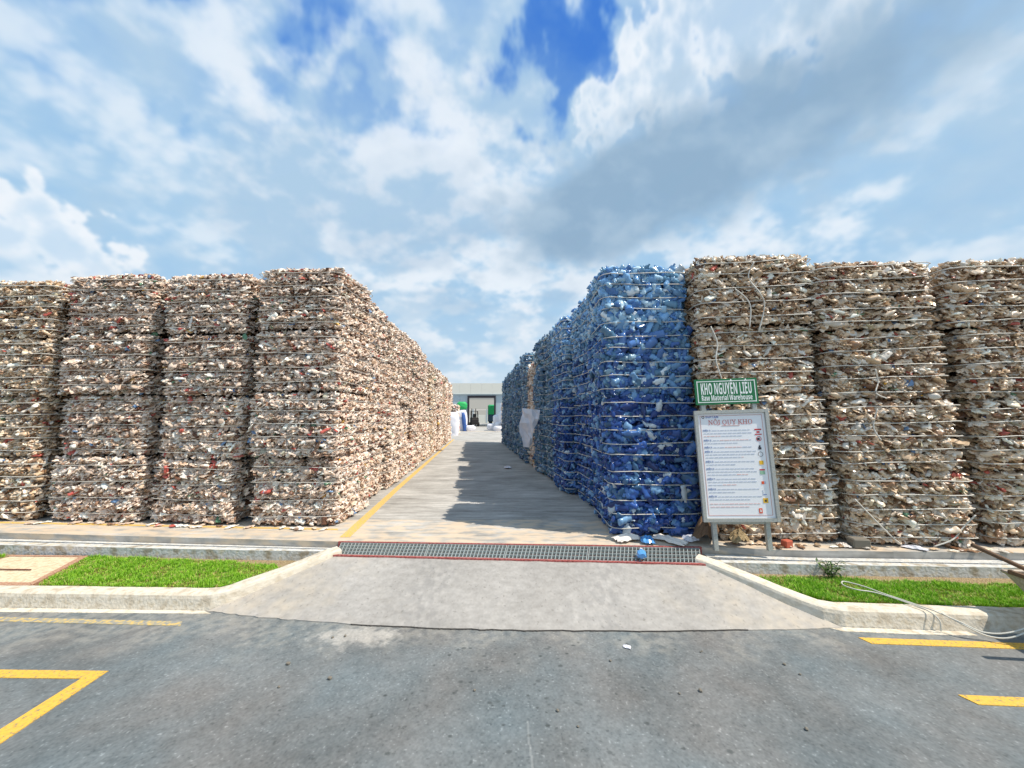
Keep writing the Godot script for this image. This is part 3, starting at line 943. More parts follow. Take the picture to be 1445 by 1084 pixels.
func build_bales() -> void:
	var side := [850, 0, 300, 420, 350]
	# beige roadside row, away from the sign
	var g := "beige bottle bales stacked along the road"
	var w := "%s roadside stack from the alley"
	stack(w % "second", g, V(-4.2, -5.68), -0.06, Vector3(1.22, 0.862, 1.1), "beige", [2300, 0, 900, 350, 800], 44, 0.52, 21)
	stack(w % "third", g, V(-5.63, -5.78), -0.06, Vector3(1.34, 0.862, 1.1), "beige", [2300, 0, 900, 300, 800], 44, 0.52, 22)
	stack(w % "fourth", g, V(-7.17, -5.9), -0.06, Vector3(1.36, 0.854, 1.1), "grey", [2000, 0, 900, 200, 800], 40, 0.58, 23)
	# its corner and the row along the alley
	g = "beige bottle bales stacked along the alley"
	w = "%s stack into the alley"
	stack(w % "first", g, V(-2.83, -5.58), -0.03, Vector3(1.22, 0.862, 1.12), "beige", [2300, 0, 2000, 300, 900], 46, 0.52, 31)
	for i in range(1, 15):
		var d := 5.62 + i * 1.2
		var x: float = -2.19 - 0.084 * (d - 5.0) - 0.63 + [0.0, -0.03, 0.02, -0.01, 0.025][i % 5]
		var dense := 1700 if i < 4 else (900 if i < 8 else 380)
		var scale := 0.57 if i < 4 else (0.78 if i < 8 else 1.15)
		stack(w % NTH[i], g, V(x, -d), 0.084, Vector3(1.24, [0.858, 0.864, 0.856][i % 3], 1.19), "grey" if i in [7, 11] else "beige", [dense * 0.3, 0, dense, 0, dense * 0.6], 0, scale, 40 + i)
	# blue stacks along the alley
	g = "blue bottle bales stacked along the alley"
	w = "%s stack into the alley"
	stack(w % "first", g, V(1.74, -5.19), 0.0, Vector3(1.1, 0.856, 1.06), "blue", [950, 0, 300, 1200, 700], 80, 0.86, 61, 4, Vector2(-0.02, 0))
	for i in range(1, 14):
		var d := 5.28 + i * 1.16
		var x: float = 1.2 - 0.11 * (d - 4.85) + 0.56 + [0.0, 0.05, -0.02, 0.03][i % 4] + (0.06 if i == 1 else 0.0)
		var kind := "blue" if i < 3 else "teal"
		var layers := 4
		var hh := 0.85
		if i == 5:
			kind = "beige"
			x -= 0.03
			hh = 0.75
		var dense := 1000 if i < 4 else (560 if i < 7 else 300)
		var scale := 0.78 if i < 4 else (0.98 if i < 7 else 1.3)
		stack((w % NTH[i]) + (" among the blue bales" if i == 5 else ""), g, V(x, -d), 0.11, Vector3(1.08, hh, 1.1), kind, [dense * 0.5, 0, 0, dense, dense * 0.7], 0, scale, 80 + i, layers)
	# dirty white roadside row behind and past the sign
	g = "dirty white bottle bales stacked along the road"
	w = "%s roadside stack from the blue bales"
	var a := stack(w % "first", g, V(3.06, -4.94), -0.07, Vector3(1.3, 0.852, 1.1), "grey", [1700, 0, 300, 1000, 900], 48, 0.64, 101, 4, Vector2(-0.055, 0))
	var b := stack(w % "second", g, V(4.49, -4.83), -0.07, Vector3(1.3, 0.822, 1.1), "grey", [1700, 0, 300, 1000, 900], 48, 0.64, 102, 4, Vector2(-0.085, 0))
	stack(w % "third", g, V(5.96, -4.74), -0.07, Vector3(1.26, 0.822, 1.1), "grey", [1700, 0, 0, 1000, 900], 46, 0.62, 103, 4, Vector2(-0.09, 0))
	# loose wire ends hanging from the dirty bales
	for s in [[a[3], [[-0.05, 0.72], [-0.1, 0.55], [0.0, 0.35], [0.06, 0.2], [-0.02, -0.1]]], [a[3], [[-0.28, 0.4], [-0.15, 0.3], [-0.1, 0.18], [-0.12, -0.05]]], [a[2], [[-0.55, 0.8], [-0.48, 0.6], [-0.52, 0.4], [-0.45, 0.15]]], [b[2], [[-0.2, 0.35], [-0.16, 0.2], [-0.22, 0.08], [-0.1, 0.02]]], [b[0], [[0.55, 0.36], [0.45, 0.22], [0.3, 0.1], [0.12, 0.02]]], [b[0], [[-0.62, 0.5], [-0.45, 0.3], [-0.3, 0.12], [-0.2, 0.03]]], [b[1], [[-0.3, 0.7], [-0.33, 0.5], [-0.28, 0.35]]]]:
		var pts := []
		for q in s[1]:
			pts.append(Vector3(q[0], q[1], 0.585 + 0.02 * sin(q[1] * 20.0)))
		part("loose_wire", tube_mesh(curve(pts, 5), 0.0075, 5), M.strap, s[0])

func build_sign() -> void:
	var root := thing("notice_board", "white notice board of yard rules in a grey steel frame under a green nameplate", "sign", Vector3(2.44, YARD, -4.155), -0.1)
	root.rotation.z = 0.03
	root.rotation.x = -0.05
	for s in [-0.27, 0.27]:
		part("leg", box_mesh(Vector3(s, 0.9, -0.03), Vector3(0.045, 1.8, 0.045)), M.sign_frame, root)
	part("rail", box_mesh(Vector3(0, 0.285, -0.03), Vector3(0.6, 0.03, 0.03)), M.sign_frame, root)
	var w := 0.775
	var lo := 0.30
	var hi := 1.485
	var mid := (lo + hi) / 2
	var frame := part("frame", box_mesh(Vector3(0, mid, -0.008), Vector3(w - 0.02, hi - lo - 0.02, 0.012)), M.sign_frame, root)
	var th := 0.035
	for e in [[Vector3(-w / 2 + th / 2, mid, 0.01), Vector3(th, hi - lo, 0.036)], [Vector3(w / 2 - th / 2, mid, 0.01), Vector3(th, hi - lo, 0.036)], [Vector3(0, hi - th / 2, 0.01), Vector3(w - 2 * th, th, 0.034)], [Vector3(0, lo + th / 2, 0.01), Vector3(w - 2 * th, th, 0.034)]]:
		part("frame_bar", box_mesh(e[0], e[1]), M.sign_frame, frame)
	var sheet := part("rules_sheet", box_mesh(Vector3(0, mid, 0.001), Vector3(w - 2 * th - 0.004, hi - lo - 2 * th - 0.004, 0.006)), M.sheet_white, root)
	# printed border
	var st := begin()
	var z := 0.0055
	var bx := w / 2 - th - 0.03
	var by0 := lo + th + 0.03
	var by1 := hi - th - 0.025
	for e in [[Vector3(-bx, (by0 + by1) / 2, z), Vector3(0.005, by1 - by0, 0.002)], [Vector3(bx, (by0 + by1) / 2, z), Vector3(0.005, by1 - by0, 0.002)], [Vector3(0, by0, z), Vector3(bx * 2, 0.005, 0.002)], [Vector3(0, by1, z), Vector3(bx * 2, 0.005, 0.002)]]:
		box(st, e[0], e[1])
	part("border", done(st), M.print_line, sheet)
	lettering("NÔI QUY KHO", 0.052, Vector3(-0.01, 1.352, z), M.print_red, sheet, "Droid Serif", 0.0)
	st = begin()
	box(st, Vector3(-0.01, 1.315, z), Vector3(0.19, 0.005, 0.002))
	part("underline", done(st), M.print_line, sheet)
	part("lettering", box_mesh(Vector3(-0.141, 1.325, z), Vector3(0.007, 0.007, 0.002)), M.print_red, sheet)
	# lines of small print
	var y := 1.265
	var r := RandomNumberGenerator.new()
	r.seed = 12
	var paras := [[3, 0.0, 0.3], [2, 0.25, 0.75], [1, 0.3, 0.6], [3, 0.6, 1.0], [2, 0.0, 0.0], [3, 0.5, 1.0], [3, 0.25, 0.6], [2, 0.0, 0.0], [2, 0.0, 0.0], [2, 0.0, 2.0]]
	var num := 1
	for pa in paras:
		for l in pa[0]:
			var blue := begin()
			var red := begin()
			var x := -bx + 0.025
			var end: float = bx - 0.13 if l < pa[0] - 1 or pa[0] == 1 else bx - r.randf_range(0.2, 0.42)
			var reds := 0
			var blues := 0
			if l == 0 and num < 10:
				lettering("ĐIÊU %d:" % num, 0.019, Vector3(x + 0.035, y + 0.001, z), M.print_navy, sheet, "Droid Sans", 0.0)
				x += 0.09
			while x < end:
				var ww := r.randf_range(0.018, 0.05)
				var hot: bool = pa[2] > 1.5 or (l == pa[0] - 1 if pa[0] > 2 else l == 0) and pa[2] > 0.0 and (x + bx) / (2 * bx) > pa[1] and (x + bx) / (2 * bx) < pa[2]
				box(red if hot else blue, Vector3(x + ww / 2, y, z), Vector3(ww, r.randf_range(0.0055, 0.008), 0.0015))
				if hot: reds += 1
				else: blues += 1
				x += ww + 0.009
			if blues: part("text_line", done(blue), M.print_blue, sheet)
			if reds: part("text_line", done(red), M.print_pink, sheet)
			y -= 0.031
		y -= 0.0145
		num += 1
	# pictograms down the side
	var ix := bx - 0.055
	var icon := func(mm: Material, c: Vector3, s: Vector2) -> void:
		part("pictogram", box_mesh(c, Vector3(s.x, s.y, 0.002)), mm, sheet)
	icon.call(M.icon_red, Vector3(ix, 1.265, z), Vector2(0.07, 0.014))
	icon.call(M.icon_red, Vector3(ix, 1.237, z), Vector2(0.03, 0.018))
	icon.call(M.icon_red, Vector3(ix, 1.212, z), Vector2(0.07, 0.01))
	ring(Vector3(ix, 1.165, z), 0.027, 0.006, M.icon_red, sheet)
	icon.call(M.icon_dark, Vector3(ix - 0.004, 1.163, z + 0.001), Vector2(0.024, 0.026))
	icon.call(M.icon_dark, Vector3(ix, 1.085, z), Vector2(0.016, 0.018))
	icon.call(M.icon_dark, Vector3(ix, 1.062, z), Vector2(0.03, 0.024))
	ring(Vector3(ix, 1.0, z), 0.026, 0.004, M.icon_dark, sheet)
	icon.call(M.icon_yellow, Vector3(ix, 0.91, z), Vector2(0.042, 0.042))
	icon.call(M.icon_red, Vector3(ix, 0.835, z), Vector2(0.052, 0.014))
	icon.call(M.icon_green, Vector3(ix, 0.805, z), Vector2(0.05, 0.036))
	icon.call(M.icon_orange, Vector3(ix - 0.008, 0.7, z), Vector2(0.026, 0.03))
	icon.call(M.print_blue, Vector3(ix + 0.014, 0.7, z), Vector2(0.018, 0.024))
	icon.call(M.print_blue, Vector3(ix - 0.016, 0.6, z), Vector2(0.006, 0.05))
	icon.call(M.print_navy, Vector3(ix, 0.577, z), Vector2(0.034, 0.007))
	icon.call(M.icon_yellow, Vector3(ix, 0.515, z), Vector2(0.05, 0.05))
	icon.call(M.icon_dark, Vector3(ix, 0.513, z + 0.0012), Vector2(0.018, 0.02))
	icon.call(M.icon_orange, Vector3(ix - 0.06, 0.41, z), Vector2(0.034, 0.052))
	icon.call(M.sign_white, Vector3(ix - 0.06, 0.41, z + 0.0012), Vector2(0.012, 0.026))
	# company mark: a ring of arrows and a blue word
	ring(Vector3(-bx + 0.03, 1.412, z), 0.015, 0.006, M.icon_dark, sheet)
	lettering("DUYTAN", 0.026, Vector3(-bx + 0.125, 1.413, z), M.print_navy, sheet, "Droid Sans", 0.5)
	# green nameplate
	var plate := part("nameplate", box_mesh(Vector3(-0.02, 1.692, 0.0), Vector3(0.66, 0.285, 0.02)), M.sign_green, root)
	st = begin()
	for e in [[Vector3(-0.02, 1.692 + 0.116, 0.0105), Vector3(0.6, 0.009, 0.003)], [Vector3(-0.02, 1.692 - 0.116, 0.0105), Vector3(0.6, 0.009, 0.003)], [Vector3(-0.02 - 0.3045, 1.692, 0.0105), Vector3(0.009, 0.245, 0.003)], [Vector3(-0.02 + 0.3045, 1.692, 0.0105), Vector3(0.009, 0.245, 0.003)]]:
		box(st, e[0], e[1])
	part("nameplate_border", done(st), M.sign_white, plate)
	var t := lettering("KHO NGUYÊN LIÊU", 0.118, Vector3(-0.02, 1.722, 0.0105), M.sign_white, plate, "Droid Sans", 0.9)
	t.scale = Vector3(0.535 / t.mesh.get_aabb().size.x, 1.12, 1)
	part("lettering", box_mesh(Vector3(0.188, 1.662, 0.0105), Vector3(0.012, 0.013, 0.003)), M.sign_white, plate)
	t = lettering("Raw Material Warehouse", 0.056, Vector3(-0.02, 1.622, 0.0105), M.sign_white, plate, "Droid Sans", 0.9)
	t.scale = Vector3(0.535 / t.mesh.get_aabb().size.x, 1.1, 1)

func lettering(text: String, height: float, at: Vector3, m: Material, parent: Node3D, face: String, bold: float) -> MeshInstance3D:
	var f := SystemFont.new()
	f.font_names = PackedStringArray([face])
	f.font_weight = 700 if bold > 0.0 else 400
	var t := TextMesh.new()
	t.text = text
	t.font = f
	t.font_size = 48
	t.pixel_size = height / 36.0
	t.depth = 0.002
	t.curve_step = 2.0
	var o := part("lettering", t, m, parent)
	o.position = at
	return o

func ring(c: Vector3, r: float, th: float, m: Material, parent: Node3D) -> void:
	var st := begin()
	for k in 20:
		var a := TAU * k / 20.0
		var b := TAU * (k + 1) / 20.0
		var o := Vector3(0, 0, 0.001)
		quad(st, c + o + Vector3(cos(a), sin(a), 0) * r, c + o + Vector3(cos(b), sin(b), 0) * r, c + o + Vector3(cos(b), sin(b), 0) * (r - th), c + o + Vector3(cos(a), sin(a), 0) * (r - th))
	part("pictogram", done(st), m, parent)

func big_bag(called: String, label: String, group: String, at: Vector3, size: Vector3, turn: float, m: Material, sd: int) -> Node3D:
	var t := thing(called, label, "bag", at, turn, group)
	var st := begin()
	st.set_smooth_group(0)
	var n := 8
	var rows := []
	for j in n + 1:
		var v := float(j) / n
		var row := []
		for i in 16:
			var a := TAU * i / 16.0
			var c := cos(a)
			var s := sin(a)
			var sq := 1.0 / pow(absf(c) ** 4 + absf(s) ** 4, 0.25)
			var bulge := (0.9 + 0.16 * sin(PI * v)) * (1.0 if v < 0.85 else 1.0 - (v - 0.85) * 2.2)
			var wob := fine.get_noise_3d(c * 9 + sd * 5, v * 16, s * 9) * 0.16
			row.append(Vector3(c * sq * size.x / 2 * (bulge + wob), v * size.y, s * sq * size.z / 2 * (bulge + wob)))
		rows.append(row)
	for j in n:
		for i in 16:
			var k := (i + 1) % 16
			quad(st, rows[j][i], rows[j][k], rows[j + 1][k], rows[j + 1][i])
	for i in range(1, 15):
		tri(st, rows[n][0], rows[n][i], rows[n][i + 1])
	part("body", done(st), m, t)
	for s in [-1, 1]:
		part("strap", tube_mesh(curve([Vector3(s * size.x * 0.36, size.y * 0.86, size.z * 0.3), Vector3(s * size.x * 0.3, size.y * 1.06, 0.0), Vector3(s * size.x * 0.36, size.y * 0.86, -size.z * 0.3)], 4), 0.02, 5), m, t)
	return t

func build_far_end() -> void:
	# the shed across the end of the alley, with a doorway right through it
	var shed := thing("warehouse_shed", "grey clad shed with cream roof fascia and an open doorway closing the alley", "building", Vector3(-4.35, YARD, -54.9))
	var hw := 1.87
	for s in [-1.0, 1.0]:
		for k in 14:
			var x: float = s * (hw + 0.15 + 0.55 + k * 1.1)
			part("cladding_panel", box_mesh(Vector3(x, 2.3, 0.02 * (k % 2)), Vector3(1.085, 4.6, 0.12)), M.cladding, shed)
			part("cladding_panel", box_mesh(Vector3(x + s * 2.0, 2.6, -9), Vector3(1.085, 5.2, 0.12)), M.cladding, shed)
	part("lintel", box_mesh(Vector3(0, 4.47, 0), Vector3(hw * 2 + 0.3, 0.24, 0.14)), M.cladding, shed)
	part("lintel", box_mesh(Vector3(0, 5.3, -9), Vector3(hw * 2 + 4.2, 0.5, 0.14)), M.cladding, shed)
	for k in 24:
		part("fascia_panel", box_mesh(Vector3(-18.4 + k * 1.6, 5.4, 0.12), Vector3(1.588, 1.56, 0.1)), M.fascia, shed)
	part("gutter", box_mesh(Vector3(0, 4.595, 0.2), Vector3(38.4, 0.05, 0.2)), M.cladding, shed)
	part("roof", box_mesh(Vector3(0, 6.0, -4.5), Vector3(38.4, 0.1, 9.1)), M.fascia, shed)
	var door := part("door_frame", box_mesh(Vector3(0, 4.24, 0.02), Vector3(hw * 2 + 0.3, 0.3, 0.4)), M.door_steel, shed)
	for s in [-1.0, 1.0]:
		part("jamb", box_mesh(Vector3(s * (hw + 0.03), 2.04, 0.02), Vector3(0.24, 4.08, 0.4)), M.door_steel, door)
	# forklift in the doorway
	var fk := thing("forklift", "small dark forklift seen from behind in the shed doorway", "forklift", Vector3(-5.45, YARD, -55.6), 0.2)
	part("body", soft_box(Vector3(1.1, 1.05, 1.6), 0.1), M.forklift_dark, fk).position.y = 0.25
	part("counterweight", soft_box(Vector3(1.05, 0.8, 0.4), 0.1), M.forklift_dark, fk).position = Vector3(0, 0.3, 0.95)
	part("seat", soft_box(Vector3(0.5, 0.5, 0.2), 0.05), M.rubber, fk).position = Vector3(0, 1.3, 0.3)
	for x in [-0.48, 0.48]:
		part("guard_post", tube_mesh([Vector3(x, 1.2, 0.6), Vector3(x * 0.95, 2.15, 0.35)], 0.04, 6), M.forklift_dark, fk)
		part("guard_post", tube_mesh([Vector3(x, 1.2, -0.6), Vector3(x * 0.95, 2.15, -0.35)], 0.04, 6), M.forklift_dark, fk)
		part("mast", box_mesh(Vector3(x * 0.6, 1.35, -0.95), Vector3(0.09, 2.5, 0.12)), M.forklift_dark, fk)
		part("fork", box_mesh(Vector3(x * 0.7, 0.12, -1.5), Vector3(0.12, 0.05, 1.1)), M.forklift_dark, fk)
		for zz in [-0.6, 0.65]:
			var st := begin()
			cylinder(st, Vector3(x * 1.02, 0.3, zz), Vector3(x * 1.02 + signf(x) * 0.16, 0.3, zz), 0.3, 14)
			part("wheel", done(st), M.rubber, fk)
	part("overhead_guard", box_mesh(Vector3(0, 2.17, 0), Vector3(1.0, 0.05, 0.85)), M.forklift_dark, fk)
	# lorry with a green sheeted load beyond
	var tr := thing("lorry", "dark blue lorry with a green sheeted load parked beyond the shed", "truck", Vector3(-3.0, YARD, -69.0), 0.0)
	part("cargo_cover", soft_box(Vector3(2.5, 1.9, 5.5), 0.2), M.tarp_green, tr).position = Vector3(0, 1.6, -1)
	part("cargo_bed", box_mesh(Vector3(0, 1.15, -1), Vector3(2.45, 1.2, 5.6)), M.truck_blue, tr)
	part("tail_board", box_mesh(Vector3(0, 1.15, 1.84), Vector3(2.3, 0.9, 0.06)), M.truck_blue, tr)
	for x in [-0.95, 0.95]:
		for zz in [0.9, -0.2, -4.6]:
			var st := begin()
			cylinder(st, Vector3(x - 0.15, 0.5, zz), Vector3(x + 0.15, 0.5, zz), 0.5, 16)
			part("wheel", done(st), M.rubber, tr)
	part("cab", soft_box(Vector3(2.35, 2.2, 1.8), 0.15), M.truck_blue, tr).position = Vector3(0, 0.55, -4.8)
	# boundary wall and posts far behind
	var bw := thing("boundary_wall", "pale boundary wall with a rail standing far behind the shed", "wall", Vector3(-7, YARD, -84))
	for k in 9:
		part("wall_panel", box_mesh(Vector3(-12 + k * 3.0, 0.9, 0), Vector3(2.97, 1.8, 0.15)), M.fascia, bw)
		part("post", box_mesh(Vector3(-13.5 + k * 3.0, 1.5, 0.03), Vector3(0.22, 3.0, 0.22)), M.cladding, bw)
	part("rail", box_mesh(Vector3(0, 2.9, 0.02), Vector3(27, 0.16, 0.12)), M.rag, bw)
	var hall := thing("distant_hall", "pale grey hall filling the view through the doorway behind the lorry", "building", Vector3(-8, YARD, -118))
	part("wall", box_mesh(Vector3(0, 4, 0), Vector3(40, 8, 10)), M.hall_grey, hall)
	part("roof", box_mesh(Vector3(0, 8.1, 0), Vector3(40.6, 0.25, 10.6)), M.fascia, hall)
	# sacks on the beige side
	var bg := "bulk bags at the far end of the alley"
	big_bag("bulk_bag", "tall white bulk bag standing in front of the far beige bale", bg, Vector3(-4.48, YARD, -29.0), Vector3(0.95, 1.75, 1.0), 0.08, M.bag_white, 3)
	var t := thing("bottle_bale", "beige bottle bale, far end of the alley, stacked behind the tall white bag", "bale", Vector3(-5.0, YARD + 0.004, -30.6), 0.08, "beige bottle bales at the far end")
	bale(t, Vector3(1.5, 1.2, 1.2), "beige", [300, 0, 300, 0, 200], 0, 1.5, 9001)
	t = thing("bottle_bale", "beige bottle bale, far end of the alley, second up behind the tall white bag", "bale", Vector3(-5.05, YARD + 1.21, -30.6), 0.08, "beige bottle bales at the far end")
	bale(t, Vector3(1.5, 1.1, 1.2), "beige", [300, 0, 300, 0, 200], 0, 1.5, 9002)
	t = thing("bottle_bale", "beige bottle bale, far end of the alley, topmost behind the tall white bag", "bale", Vector3(-5.4, YARD + 2.315, -30.6), 0.08, "beige bottle bales at the far end")
	bale(t, Vector3(1.1, 1.0, 1.2), "beige", [300, 0, 300, 0, 200], 0, 1.5, 9003)
	big_bag("bulk_bag", "white bulk bag with the green sack on top near the shed", bg, Vector3(-4.95, YARD, -38.0), Vector3(1.0, 2.1, 1.0), 0.0, M.bag_white, 5)
	big_bag("bulk_bag", "blue sack leaning against the white bag near the shed", bg, Vector3(-4.55, YARD, -37.3), Vector3(0.35, 1.8, 0.4), 0.3, M.bag_blue, 6).rotation.z = 0.12
	big_bag("bulk_bag", "green sack lying on the white bulk bag near the shed", bg, Vector3(-4.95, YARD + 2.12, -38.0), Vector3(0.95, 0.75, 0.8), 0.2, M.bag_green, 7)
	big_bag("bulk_bag", "low white sack slumped beside the white bulk bag near the shed", bg, Vector3(-4.1, YARD, -37.6), Vector3(1.0, 0.55, 0.8), 0.4, M.bag_white, 8)
	var heap := [["lowest sack of the white heap, nearest the shed door", -2.05, 0.0, -40.5, 1.1, 0.7], ["white sack at the foot of the heap by the blue bales", -1.1, 0.0, -39.0, 1.2, 0.9], ["white sack in the middle of the heap by the blue bales", -1.5, 0.72, -40.6, 1.1, 0.9], ["upright white sack leaning on the heap by the blue bales", -0.9, 0.9, -40.0, 0.9, 1.1], ["topmost white sack of the heap by the blue bales", -0.8, 1.95, -40.2, 0.8, 0.9], ["small white sack fallen before the heap by the blue bales", -1.35, 0.0, -37.4, 0.8, 0.5]]
	for i in heap.size():
		var q: Array = heap[i]
		big_bag("plastic_sack", q[0], "heap of white sacks by the shed", Vector3(q[1], YARD + q[2], q[3]), Vector3(q[4], q[5], 0.9), i * 0.7, M.bag_white, 20 + i)
	# last grey bales behind the sacks
	for k in 3:
		t = thing("bottle_bale", "dirty white bottle bale, %s layer, beside the heap of white sacks" % ["bottom", "second", "top"][k], "bale", Vector3(-0.35, YARD + 0.004 + k * 0.95, -38.0), 0.1, "dirty white bales by the sacks")
		bale(t, Vector3(1.2, 0.94, 1.2), "grey", [220, 0, 0, 240, 150], 0, 1.5, 9100 + k)
	# white cloth caught between two blue stacks
	var st := begin()
	var rows := []
	for j in 9:
		var row := []
		for i in 6:
			var u := i / 5.0
			var v := j / 8.0
			var wd := lerpf(0.5, 0.16, v * v)
			row.append(Vector3(fine.get_noise_2d(u * 20, v * 20) * 0.1 - 0.02 - 0.06 * sin(v * 3.0), -v * 0.95 - u * 0.05 * (1 - v), (u - 0.5) * wd - v * 0.12 + 0.03 * sin(v * 9.0)))
		rows.append(row)
	for j in 8:
		for i in 5:
			quad(st, rows[j][i], rows[j][i + 1], rows[j + 1][i + 1], rows[j + 1][i])
			var o := Vector3(0.006, 0, 0)
			quad(st, rows[j][i] + o, rows[j + 1][i] + o, rows[j + 1][i + 1] + o, rows[j][i + 1] + o)
	var cl := single("white_cloth", done(st), M.bag_white, "torn white sheet hanging on the blue bales beside the beige stack", "cloth")
	cl.position = Vector3(0.46, YARD + 1.62, -9.35)
	cl.rotation.y = 1.15
	cl.scale = Vector3(1, 1.0, 0.95)

func build_barrow() -> void:
	var t := thing("wheelbarrow", "dented grey wheelbarrow with wooden handles standing at the kerb", "wheelbarrow", Vector3(4.41, 0.0, -2.93), -0.12)
	# tub
	var st := begin()
	var bot := [Vector3(-0.24, 0.13, -0.2), Vector3(0.22, 0.16, -0.17), Vector3(0.22, 0.16, 0.17), Vector3(-0.24, 0.13, 0.2)]
	var top := [Vector3(-0.4, 0.43, -0.3), Vector3(0.45, 0.47, -0.27), Vector3(0.45, 0.47, 0.27), Vector3(-0.4, 0.43, 0.3)]
	for i in 4:
		var k := (i + 1) % 4
		var n := 5
		for a in n:
			for b in n:
				var q := []
				for e in [[a, b], [a + 1, b], [a + 1, b + 1], [a, b + 1]]:
					var p: Vector3 = bot[i].lerp(bot[k], float(e[0]) / n).lerp(top[i].lerp(top[k], float(e[0]) / n), float(e[1]) / n)
					var dent := fine.get_noise_3dv(p * 12.0) * 0.025
					q.append(p + Vector3(signf(p.x) * dent, 0, signf(p.z) * dent))
				quad(st, q[0], q[1], q[2], q[3])
	quad(st, bot[0], bot[1], bot[2], bot[3])
	var tub := part("tub", done(st), M.tub_steel, t)
	part("rim", tube_mesh([top[0], top[1], top[2], top[3]], 0.014, 6, true), M.tub_steel, tub)
	part("rust_patch", soft_box(Vector3(0.05, 0.06, 0.01), 0.004), M.rust, tub).transform = Transform3D(Basis(Vector3.RIGHT, 0.35), Vector3(-0.28, 0.31, 0.285))
	for s in [-1.0, 1.0]:
		part("handle", tube_mesh([Vector3(-0.63, 0.64, s * 0.27), Vector3(-0.3, 0.475, s * 0.24), Vector3(0.2, 0.19, s * 0.15), Vector3(0.62, 0.12, s * 0.06)], 0.019, 6), M.old_wood, t)
		part("leg", tube_mesh([Vector3(-0.2, 0.26, s * 0.22), Vector3(-0.24, 0.0, s * 0.24)], 0.016, 6), M.tub_steel, t)
	part("axle_brace", box_mesh(Vector3(-0.4, 0.445, 0.0), Vector3(0.03, 0.03, 0.5)), M.old_wood, t)
	var wst := begin()
	wst.set_smooth_group(0)
	var lp := []
	for k in 20:
		lp.append(Vector3(0.62 + 0.15 * cos(TAU * k / 20.0), 0.19 + 0.15 * sin(TAU * k / 20.0), 0))
	tube(wst, lp, 0.04, 8, true)
	var wheel := part("wheel", done(wst), M.rubber, t)
	var hst := begin()
	cylinder(hst, Vector3(0.62, 0.19, -0.03), Vector3(0.62, 0.19, 0.03), 0.115, 16)
	part("rim", done(hst), M.rust, wheel)
	part("axle", tube_mesh([Vector3(0.62, 0.19, -0.09), Vector3(0.62, 0.19, 0.09)], 0.012, 6), M.tub_steel, t)
	# cord from the barrow over the kerb to the lawn
	var c := thing("looped_rope", "doubled white cord looped on the lawn and over the kerb to the wheelbarrow", "rope", Vector3.ZERO)
	part("strand", tube_mesh(curve([Vector3(3.37, 0.02, -3.16), Vector3(3.37, 0.1, -3.165), Vector3(3.35, 0.142, -3.22), Vector3(3.31, 0.15, -3.33), Vector3(3.24, 0.155, -3.46), Vector3(3.17, 0.16, -3.52), Vector3(3.07, 0.165, -3.55), Vector3(3.03, 0.165, -3.64), Vector3(3.1, 0.165, -3.72), Vector3(3.19, 0.165, -3.62), Vector3(3.24, 0.16, -3.5), Vector3(3.33, 0.15, -3.35), Vector3(3.4, 0.142, -3.23)], 6), 0.0054, 6), M.cord, c)
	part("strand", tube_mesh(curve([Vector3(3.42, 0.14, -3.19), Vector3(3.5, 0.09, -3.1), Vector3(3.6, 0.045, -3.05), Vector3(3.72, 0.06, -3.0), Vector3(3.9, 0.16, -2.97), Vector3(4.05, 0.27, -2.94)], 6), 0.0054, 6), M.cord, c)
	part("strand", tube_mesh(curve([Vector3(3.4, 0.142, -3.23), Vector3(3.48, 0.11, -3.12), Vector3(3.6, 0.06, -3.07), Vector3(3.74, 0.085, -3.02), Vector3(3.92, 0.18, -2.98), Vector3(4.05, 0.28, -2.95)], 6), 0.0054, 6), M.cord, c)

func crumple(size: Vector3, sd: int) -> ArrayMesh:
	var r := RandomNumberGenerator.new()
	r.seed = sd
	var p := []
	for j in 8:
		for i in 8:
			var u := i / 7.0 - 0.5
			var v := j / 7.0 - 0.5
			var edge := 1.0 - 0.25 * r.randf()
			p.append(Vector3(u * size.x * edge, maxf(0.002, size.y * (0.5 + 0.5 * r.randf()) * (1.0 - 2.4 * maxf(absf(u), absf(v)) ** 2)), v * size.z * edge))
	var st := begin()
	for j in 7:
		for i in 7:
			var a := j * 8 + i
			quad(st, p[a], p[a + 1], p[a + 9], p[a + 8])
			var o := Vector3(0, 0.002, 0)
			quad(st, p[a] - o, p[a + 8] - o, p[a + 9] - o, p[a + 1] - o)
	return done(st)

